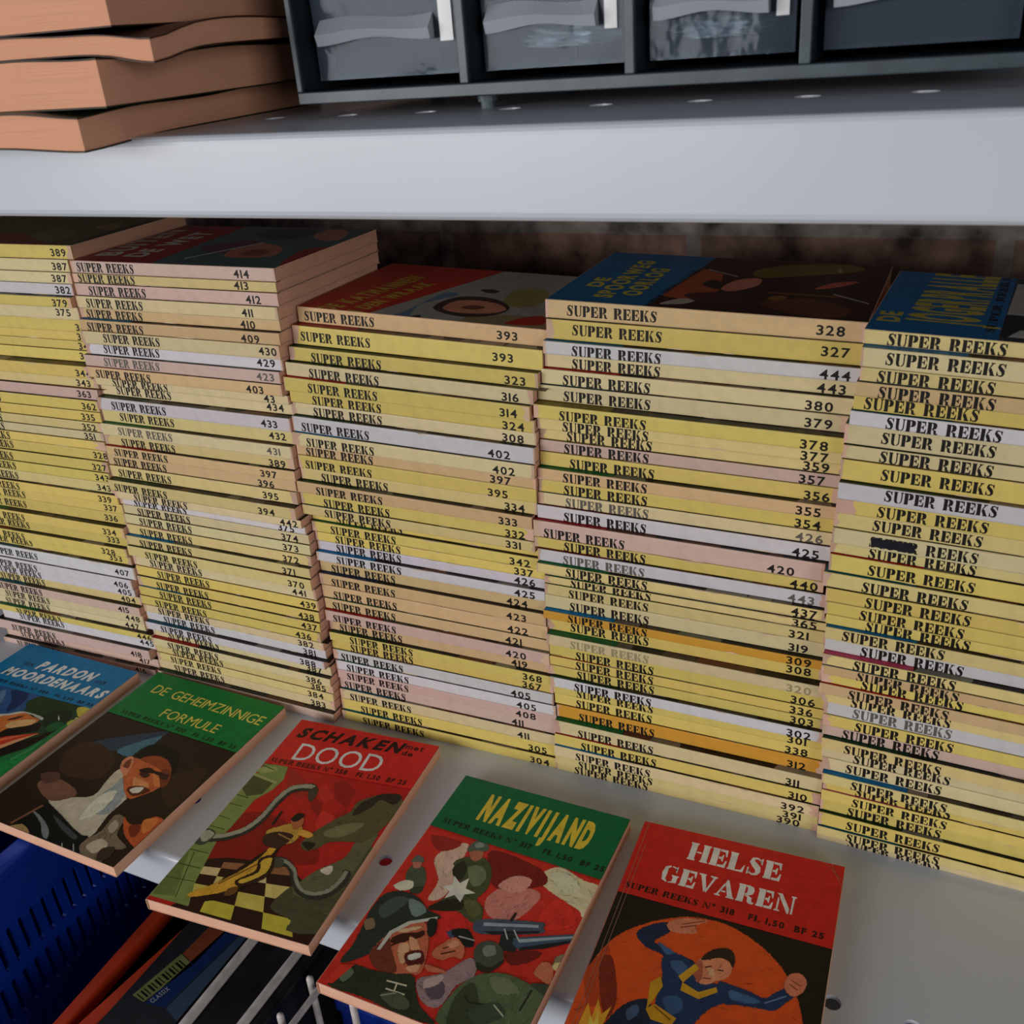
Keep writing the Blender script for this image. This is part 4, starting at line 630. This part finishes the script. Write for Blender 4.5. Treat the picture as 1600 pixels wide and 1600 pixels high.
for sk, rows in STACKS.items():
    nums = [r[0] for r in rows]; n = len(rows); topkey = {'S1': 'T1', 'S2': 'T2', 'S3': 'T3', 'S4': 'T4', 'S5': 'T5'}[sk]
    for i, (num, cc, z, t, x, y, yaw, roll, ts, tz, flags) in enumerate(rows):
        z, t, x, y, yaw, ts = z / 1e4, t / 1e4 - .00032, x / 1e4, y / 1e4, yaw / 1e4, ts / 1e4
        where = ('top of the ' if i == 0 else ordinal(i, n) + ' down the ' if i < n - 1 else 'bottom of the ') + SNAME[sk]
        extra = 'faded ' if 'faded' in flags or 'faint' in flags else ''
        label = f'{extra}{CNAME[cc]} pocket book' + (f' numbered {num}, ' if len(num) == 3 else ', ') + where
        root = thing('pocket_book', label, 'book', (x, y, z), yaw + math.pi / 2, 'pocket books in the ' + SNAME[sk])
        root.rotation_euler = (roll / 1e4, 0, yaw + math.pi / 2)
        ink = lin((96, 92, 84)) if 'faded' in flags else lin((150, 140, 104)) if 'faint' in flags else lin((26, 23, 20))
        def spr(sp, put, t, ts=ts, tz=tz, num=num, ink=ink, flags=flags):
            zc = t * tz; k = ts / 1
            if ts > -.5:
                ink_text(sp, put, SUPER, ts, ts + .0538, zc - .00325, .0065, ink, t)
                if 'blot' in flags:
                    for q in range(4):
                        a = ts + .001 + q * .0052
                        sp.poly([(a, zc - .0026), (a + .006, zc - .003), (a + .0068, zc + .0012), (a + .004, zc + .0031), (a - .0006, zc + .0022)], lambda s, zz: put(s, zz) + Vector((-.00003 - q * .00001, 0, 0)), lin((22, 22, 30)))
                if num:
                    _, T = lay(num, 'n', .05)
                    wd = (max(q[0] for k in T for q in k) - min(q[0] for k in T for q in k)) * .0054 * 1.22; sc = ts + .1475
                    ink_text(sp, put, T, sc - .0066, sc - .0066 + wd, zc - .0028, .0054, ink, t)
        flag = flags.split(' ')[0]
        fill = art_cover(topkey, CW, CL) if i == 0 else stacked_cover(flag)
        worn = 3 if 'worn' in flags else 2 if (sk == 'S5' and i == 10) else True
        book_parts(root, CW, CL, t, lin(jit(PAL[cc], .035)), fill, spr, worn)

# the five books lying flat along the front edge
FLAT = {'P': (-0.7492, 0.1504, -0.0086, 0.1324, 0.18, 0.0095), 'G': (-0.6019, 0.1564, -0.021, 0.1354, 0.1797, 0.0085), 'S': (-0.445, 0.1451, 0.0738, 0.1183, 0.184, 0.0085), 'N': (-0.2949, 0.1326, -0.0016, 0.1225, 0.181, 0.0085), 'H': (-0.1642, 0.1351, 0.0467, 0.1252, 0.18, 0.008)}
FLAB = {'P': 'flat book with blue title band reading PARDON MOORDENAARS, leftmost of the front row',
        'G': 'flat book with green title band reading DE GEHEIMZINNIGE FORMULE, over a grimacing man',
        'S': 'flat red book titled SCHAKEN met de DOOD, chess floor and castle tower picture',
        'N': 'flat book with green title band reading NAZIVIJAND, over soldiers and a gun',
        'H': 'flat red book titled HELSE GEVAREN, orange disc picture, rightmost of the front row'}
for key, (x, y, yaw, W, L, t) in FLAT.items():
    root = thing('pocket_book', FLAB[key], 'book', (x, y, 0), yaw, 'books lying flat along the shelf front')
    sc = {'P': (0, 92, 140), 'G': (20, 70, 40), 'S': (176, 140, 112), 'N': (186, 130, 108), 'H': (160, 60, 45)}[key]
    book_parts(root, W, L, t, lin(sc), art_cover(key, W, L, 1.25), None, False)

DECK = UP + LIP
# ------------------------------------------------------------ thick paperbacks on the upper shelf
def thick_book(x, y, z, yaw, W, L, t, curl, cover_col, label, rad=.033):
    """near right corner at (x, y); x runs left along the front edge, y to the back; curl lifts (+) or droops (-) the near corner"""
    root = thing('thick_paperback', label, 'book', (x, y, z), yaw, 'thick paperbacks stacked on the upper shelf')
    def warp(u, v, k):                                        # u to the left, v to the back, k height 0..1
        d = math.exp(-((u / rad) ** 2 + (v / rad) ** 2))
        return Vector((-u, v, k * t + curl * d + .0007 * k * math.sin(u * 75 + t * 900) + .0008 * k * math.sin(v * 60 + t * 500)))
    def slab(mb, k0, k1, ins, off, col):
        nu, nv = 22, 18
        for kk, flip in ((k0, 1), (k1, 0)):
            vs = []
            for j in range(nv + 1):
                for i in range(nu + 1):
                    p = warp(ins + (W - 2 * ins) * i / nu, ins + (L - 2 * ins) * j / nv, kk); p.z += off; vs.append(p)
            fs = []
            for j in range(nv):
                for i in range(nu):
                    a = j * (nu + 1) + i; q = (a, a + nu + 1, a + nu + 2, a + 1)
                    fs.append(q if not flip else q[::-1])
            mb.add(vs, fs, col)
        ring = [(ins + (W - 2 * ins) * i / nu, ins) for i in range(nu)] + [(W - ins, ins + (L - 2 * ins) * j / nv) for j in range(nv)] + [(W - ins - (W - 2 * ins) * i / nu, L - ins) for i in range(nu)] + [(ins, L - ins - (L - 2 * ins) * j / nv) for j in range(nv)]
        vs = []
        for kk in (k0, k1):
            for u, v in ring:
                p = warp(u, v, kk); p.z += off; vs.append(p)
        n = len(ring); mb.add(vs, [(k, k + n, (k + 1) % n + n, (k + 1) % n) for k in range(n)], col)
    e = .0006 / t
    pg = MB(); slab(pg, e, 1 - e, .0012, 0, (1, 1, 1)); pg.build('page_block', M_PAGE_OLD, root, smooth=False)
    cv = MB(); slab(cv, 0, e * .8, .0, 0, lin(cover_col)); slab(cv, 1 - e * .8, 1, .0, 0, lin(cover_col)); cv.build('cover', M_COVER, root)
thick_book(-.338, -.026, DECK, .03, .12, .175, .0132, -.0025, (40, 44, 30), 'bottom thick paperback of the upper shelf pile, its brown corner drooping over the shelf edge')
thick_book(-.3270, -.020, DECK + .0133, .02, .125, .175, .0186, 0, (36, 42, 28), 'thick paperback second from the bottom of the upper shelf pile, with blotched page edges')
thick_book(-.3050, -.012, DECK + .0325, .05, .12, .175, .0090, -.0045, (60, 34, 24), 'thin paperback third from the bottom of the upper shelf pile, sticking out to the right', .02)
thick_book(-.3230, -.012, DECK + .0417, .04, .12, .175, .0180, 0, (58, 36, 26), 'uppermost visible thick paperback of the upper shelf pile, cut by the photo edge')

# ------------------------------------------------------------ drawer organiser on the upper shelf
OX, OY, OZ, OYAW = -.2841, .0528, DECK + .0061, .0475
org = thing('drawer_organizer', 'dark small-parts drawer cabinet with clear drawers standing on the upper shelf', 'storage box', (OX, OY, OZ), OYAW)
XS = [-.003, .0750, .1445, .2090, .2830]; WT = .0045; OH = .105; OD = .14
mb = MB()
mb.box(-.003, .2875, 0, OD, 0, .005); mb.box(-.003, .2875, 0, OD, OH - .004, OH); mb.box(-.003, .2875, OD - .003, OD, .005, OH - .004)
for k, xx in enumerate(XS):
    w_ = .0028 if k == 0 else WT
    mb.box(xx, xx + w_, .0005 if 0 < k < 4 else 0, OD - .003, .005, OH - .004)
mb.box(-.0002, .283, .001, OD - .003, .052, .0555)
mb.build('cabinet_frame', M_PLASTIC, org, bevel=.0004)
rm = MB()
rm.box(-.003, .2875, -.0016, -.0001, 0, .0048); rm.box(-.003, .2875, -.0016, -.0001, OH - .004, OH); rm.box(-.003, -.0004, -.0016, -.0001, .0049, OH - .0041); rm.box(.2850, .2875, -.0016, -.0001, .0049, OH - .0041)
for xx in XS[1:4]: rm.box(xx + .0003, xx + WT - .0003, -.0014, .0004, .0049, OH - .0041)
rm.build('lit_front_rim', M_RIM, org, bevel=.0004)  # strips coloured lighter where light falls on the frame front
for fx in (.0785, .2850 - .006, .004):
    for fy in ((.018, OD - .02) if fx == .0785 else (OD - .02,)):
        ft = MB(); ft.tube([(fx, fy, -.0008), (fx, fy, .0006)], .0018, 10, round_end=False); ft.tube([(fx, fy, -.0035), (fx, fy, -.0012)], .0042, 14, round_end=False); ft.tube([(fx, fy, -.0061), (fx, fy, -.0036)], .003, 12, round_end=False)
        ft.build('foot', M_FOOT, org)
DR = .010
for row, (za, zb) in enumerate(((.0085, .0500), (.0580, .0990))):
    for k in range(4):
        xa = XS[k] + (.0028 if k == 0 else WT) + .0028; xb = XS[k + 1] - .0028; th = .0014
        d = MB()
        d.box(xa, xb, DR, DR + th, za, zb); d.box(xa, xa + th, DR + th, .125, za, zb - .003); d.box(xb - th, xb, DR + th, .125, za, zb - .003)
        d.box(xa + th, xb - th, DR + th, .125, za, za + th); d.box(xa + th, xb - th, .125 - th, .125, za + th, zb - .003)
        dr = d.build('drawer', M_CLEAR, org)
        wd = xb - xa; h = zb - za; z0 = za + h * .33; p = MB(); n = 12       # moulded pull with a wavy lower edge
        top = [(xa + wd * .05 + wd * .78 * i / n, z0 + h * .24 + .0010 * math.sin(i / n * 6)) for i in range(n + 1)]
        bot = [(xa + wd * .05 + wd * .78 * i / n, z0 + .0022 * math.sin(i / n * math.pi) ** 2) for i in range(n + 1)]
        mid = [(a[0], (a[1] * .5 + b[1] * .5)) for a, b in zip(top, bot)]
        for y0 in (0,):
            vs = [(q[0], DR - .0002, q[1]) for q in top] + [(q[0], DR - .0060, q[1] - .0006) for q in mid] + [(q[0], DR - .0045, q[1]) for q in bot] + [(q[0], DR - .0002, q[1]) for q in bot]
            m = n + 1
            p.add(vs, [(r * m + i, (r + 1) * m + i, (r + 1) * m + i + 1, r * m + i + 1) for r in range(3) for i in range(n)] + [(0, 3 * m, 2 * m, m), (n, n + m, n + 2 * m, n + 3 * m)])
        p.build('pull_handle', M_FROST, dr)
        lc = MB(); lc.box(xa + wd * .87, xa + wd * .955, DR - .0005, DR - .0001, za + h * .30, za + h * .95); lc.build('label_slot', M_WHITE, dr)
def streak(xc, yc, zc, sx, sy, sz, label, seed):  # crumpled white form added to give a drawer its bright streak
    rnd = random.Random(seed); bm = bmesh.new(); bmesh.ops.create_icosphere(bm, subdivisions=4, radius=1)
    for v in bm.verts:
        c = v.co; f = 1 + .16 * math.sin(c.x * 9 + seed) * math.cos(c.y * 7) + .12 * math.sin(c.z * 14 + c.x * 5) + rnd.uniform(-.05, .05)
        v.co = Vector((c.x * f * sx, c.y * f * sy, max(-.8, c.z * f) * sz))
    me = bpy.data.meshes.new('white_streak'); bm.to_mesh(me); bm.free(); me.materials.append(M_WHITE)
    o = bpy.data.objects.new('white_streak', me); COL.objects.link(o)
    R = Matrix.Rotation(OYAW, 4, 'Z'); o.location = Vector((OX, OY, OZ)) + R @ Vector((xc, yc, zc)); o.rotation_euler = (0, 0, OYAW)
    tag(o, label, 'streak')
streak(.1125, .040, .0185, .0215, .024, .0042, 'crumpled white shape added for a bright bag inside the second clear drawer from the left', 3)
streak(.1740, .040, .0180, .018, .024, .0040, 'crumpled white shape added for a bright bag inside the third clear drawer from the left', 8)

# ------------------------------------------------------------ things on the tier below
FZ = -.45
crate = thing('plastic_crate', 'blue plastic crate with slotted side under the shelf at far left', 'crate', (-.78, .05, FZ))
def wall(name, M, w, h, slots):
    vs, fs = plate([(0, 0), (w, 0), (w, h), (0, h)], slots, .004); m = MB(); m.add([M @ p for p in vs], fs); m.build(name, M_BLUE, crate)
def slot(cx, z0, z1, r=.0024):
    return [(cx + r * math.cos(a), z1 + r * math.sin(a)) for a in [k * math.pi / 6 for k in range(7)]] + [(cx - r * math.cos(a), z0 - r * math.sin(a)) for a in [k * math.pi / 6 for k in range(7)]]
CH = .400; CD = .42; CWD = .34
SL = [slot(.02 + .0105 * k, FZ_[0], FZ_[1]) for k in range(37) for FZ_ in ((.450 - .0915 - .031, .450 - .0935), (.450 - .134 - .032, .450 - .1365), (.45 - .18 - .032, .45 - .183), (.45 - .226 - .032, .45 - .229))]
side = Matrix(((0, 0, 1, 0), (1, 0, 0, -.21), (0, 1, 0, 0), (0, 0, 0, 1)))
wall('side_wall', Matrix.Translation((.178, 0, 0)) @ side, CD, CH, SL); wall('side_wall', Matrix.Translation((-.178, 0, 0)) @ side, CD, CH, [])
front = Matrix(((1, 0, 0, -.176), (0, 0, 1, 0), (0, 1, 0, 0), (0, 0, 0, 1)))
wall('end_wall', Matrix.Translation((0, -.208, 0)) @ front, .352, CH, []); wall('end_wall', Matrix.Translation((0, .208, 0)) @ front, .352, CH, [])
m = MB(); m.box(-.176, .176, -.206, .206, .0, .004); m.build('base', M_BLUE, crate)
m = MB(); m.box(.170, .186, -.216, .216, CH, CH + .012); m.box(-.186, -.170, -.216, .216, CH, CH + .012); m.box(-.170, .170, -.216, -.200, CH, CH + .012); m.box(-.170, .170, .200, .216, CH, CH + .012); m.build('rim', M_BLUE, crate, bevel=.003)

bind = thing('binder', 'orange-red binder standing with two boards spread beside the blue crate', 'binder', (-.516, -.07, FZ))
def board(xa, xb, y0, y1, h, th):
    m = MB(); vs = []
    for z in (0, h):
        for (x, y) in ((xa - th / 2, y0), (xa + th / 2, y0), (xb + th / 2, y1), (xb - th / 2, y1)): vs.append((x + .516, y + .07, z))
    m.add(vs, [(3, 2, 1, 0), (4, 5, 6, 7), (0, 1, 5, 4), (1, 2, 6, 5), (2, 3, 7, 6), (3, 0, 4, 7)]); m.build('board', M_BLACK, bind)  # shade on the orange boards painted black, only the top strip left orange
    e = MB(); e.add([(p[0], p[1], p[2] + h if p[2] < .1 else h + .014) for p in vs], [(3, 2, 1, 0), (4, 5, 6, 7), (0, 1, 5, 4), (1, 2, 6, 5), (2, 3, 7, 6), (3, 0, 4, 7)]); e.build('lit_edge_strip', M_ORANGE, bind, bevel=.001)
board(-.5235, -.535, -.10, .16, .316, .0090); board(-.5115, -.481, -.10, .12, .316, .0120)
m = MB(); m.box(-.0125, .0105, -.040, -.0305, 0, .328); m.build('spine', M_ORANGE, bind, bevel=.002)

m = MB(); m.box(-.027, .027, -.12, .12, 0, .3265); bx = m.build('black_box', M_BLACK, None, bevel=.003); bx.location = (-.4185, -.02, FZ)
tag(bx, 'black box standing under the shelf, carrying the magazine and the white wire rack', 'box')
mg = thing('magazine', 'dark magazine with a barcode strip and blue band lying beside the orange binder', 'magazine', (0, 0, 0))
m = MB(); m.box(-.4965, -.4455, -.135, .095, -.1233, -.1174, lin((40, 42, 46))); cov = m
for c, pts in [((96, 100, 58), [(-0.4905, -0.0302), (-0.4789, -0.0314), (-0.467, 0.0062), (-0.4818, 0.0108)]), ((104, 52, 32), [(-0.481, 0.0112), (-0.467, 0.0067), (-0.4636, 0.0397), (-0.4785, 0.0446)]), ((16, 34, 72), [(-0.477, -0.0316), (-0.4611, -0.0294), (-0.4523, 0.0441), (-0.4647, 0.0415)]), ((44, 58, 76), [(-0.4601, -0.0294), (-0.4425, -0.0353), (-0.439, 0.0406), (-0.4508, 0.0436)])]:
    p = pts if area2(pts) > 0 else pts[::-1]; p = clip_poly(p, -.4963, -.4457, -.1345, .0945)
    if len(p) > 2: cov.poly(p, lambda x, y: Vector((x, y, -.11735)), tuple(v * 1.6 for v in lin(c)))
for pts in [[(-0.4879, -0.0286), (-0.4877, -0.0277), (-0.4796, -0.0296), (-0.4798, -0.0304)], [(-0.4872, -0.0259), (-0.4868, -0.0245), (-0.4788, -0.0263), (-0.4791, -0.0277)], [(-0.4865, -0.0232), (-0.4863, -0.0224), (-0.4782, -0.0243), (-0.4784, -0.025)], [(-0.4858, -0.0204), (-0.4854, -0.0188), (-0.4773, -0.0207), (-0.4777, -0.0223)], [(-0.4852, -0.0176), (-0.4849, -0.0168), (-0.4768, -0.0187), (-0.477, -0.0195)], [(-0.4845, -0.0149), (-0.4841, -0.0134), (-0.476, -0.0154), (-0.4763, -0.0168)], [(-0.4838, -0.0121), (-0.4836, -0.0114), (-0.4754, -0.0133), (-0.4756, -0.014)], [(-0.4831, -0.0093), (-0.4827, -0.0076), (-0.4745, -0.0096), (-0.4749, -0.0112)], [(-0.4824, -0.0064), (-0.4822, -0.0055), (-0.474, -0.0075), (-0.4742, -0.0085)], [(-0.4817, -0.0036), (-0.4813, -0.0021), (-0.4731, -0.0042), (-0.4735, -0.0056)], [(-0.481, -0.0008), (-0.4808, -0.0), (-0.4726, -0.0021), (-0.4727, -0.0028)], [(-0.4803, 0.0021), (-0.4798, 0.0038), (-0.4716, 0.0017), (-0.472, 0.0)], [(-0.4796, 0.005), (-0.4793, 0.0059), (-0.471, 0.0038), (-0.4713, 0.0029)]]:
    p = pts if area2(pts) > 0 else pts[::-1]; p = clip_poly(p, -.4963, -.4457, -.1345, .0945)
    if len(p) > 2: cov.poly(p, lambda x, y: Vector((x, y, -.1173)), lin((22, 24, 16)))
_, T = lay('CLASSIX', 'n', .08)
x0 = max(q[0] for k in T for q in k); s0, e0 = Vector([(-0.4718, -0.0301), (-0.4679, -0.0163)][0]), Vector([(-0.4718, -0.0301), (-0.4679, -0.0163)][1]); xd = (e0 - s0) / x0; nn = Vector((-xd.y, xd.x)).normalized() * .0042
for k in T: cov.add([(*(s0 + xd * q[0] + nn * q[1]), -.1172) for q in k], [(0, 1, 2)], lin((150, 156, 160)))
cov.build('cover', M_COVER, mg)

rack = thing('wire_rack', 'white coated wire rack on the black box under the shelf', 'rack', (-.40, 0, FZ))
def wire(name, pts, r):
    m = MB(); m.tube([(p[0] + .40, p[1], p[2] - FZ) for p in pts], r, 10); m.build(name, M_WIRE, rack, smooth=True)
for x0, x1, r in ((-.4412, -.4400, .0037), (-.4010, -.4045, .0034)): wire('long_bar', [(x0, .12, -.1198), (x1, -.14, -.1198)], r)
wire('long_bar', [(-.3705, .05, -.1225), (-.3760, -.14, -.1225)], .0024)
for p, q in (((-.3800, .0295, -.1185), .0026), ((-.3395, .0235, -.1185), .0026), ((-.3815, -.0030, -.1185), .0026), ((-.3400, -.035, -.1185), .0026)):
    wire('upright_wire', [p, (p[0], p[1], FZ + .003)], q)
wire('cross_bar', [(-.4430, .10, -.1265 + .001), (-.338, .10, -.1255)], .0022) if False else None
wire('foot_ring', [(-.3800, .0295, FZ + .05), (-.3395, .0235, FZ + .05), (-.3400, -.035, FZ + .05), (-.3815, -.0030, FZ + .05), (-.3800, .0295, FZ + .05)], .0024)

m = MB(); m.box(-.055, .055, -.035, .035, 0, .30); m.box(-.057, .057, -.037, .037, .285, .297); b2 = m.build('blue_box', M_BLUE, None, bevel=.002); b2.location = (-.318, .079, FZ)
tag(b2, 'small blue plastic box behind the wire rack uprights under the shelf', 'box')
m = MB(); m.box(-.055, .055, -.04, .04, 0, .32); b3 = m.build('red_box', M_RED, None, bevel=.002); b3.location = (-.400, .160, FZ)
tag(b3, 'red box under the shelf, glimpsed only through a punched hole', 'box')
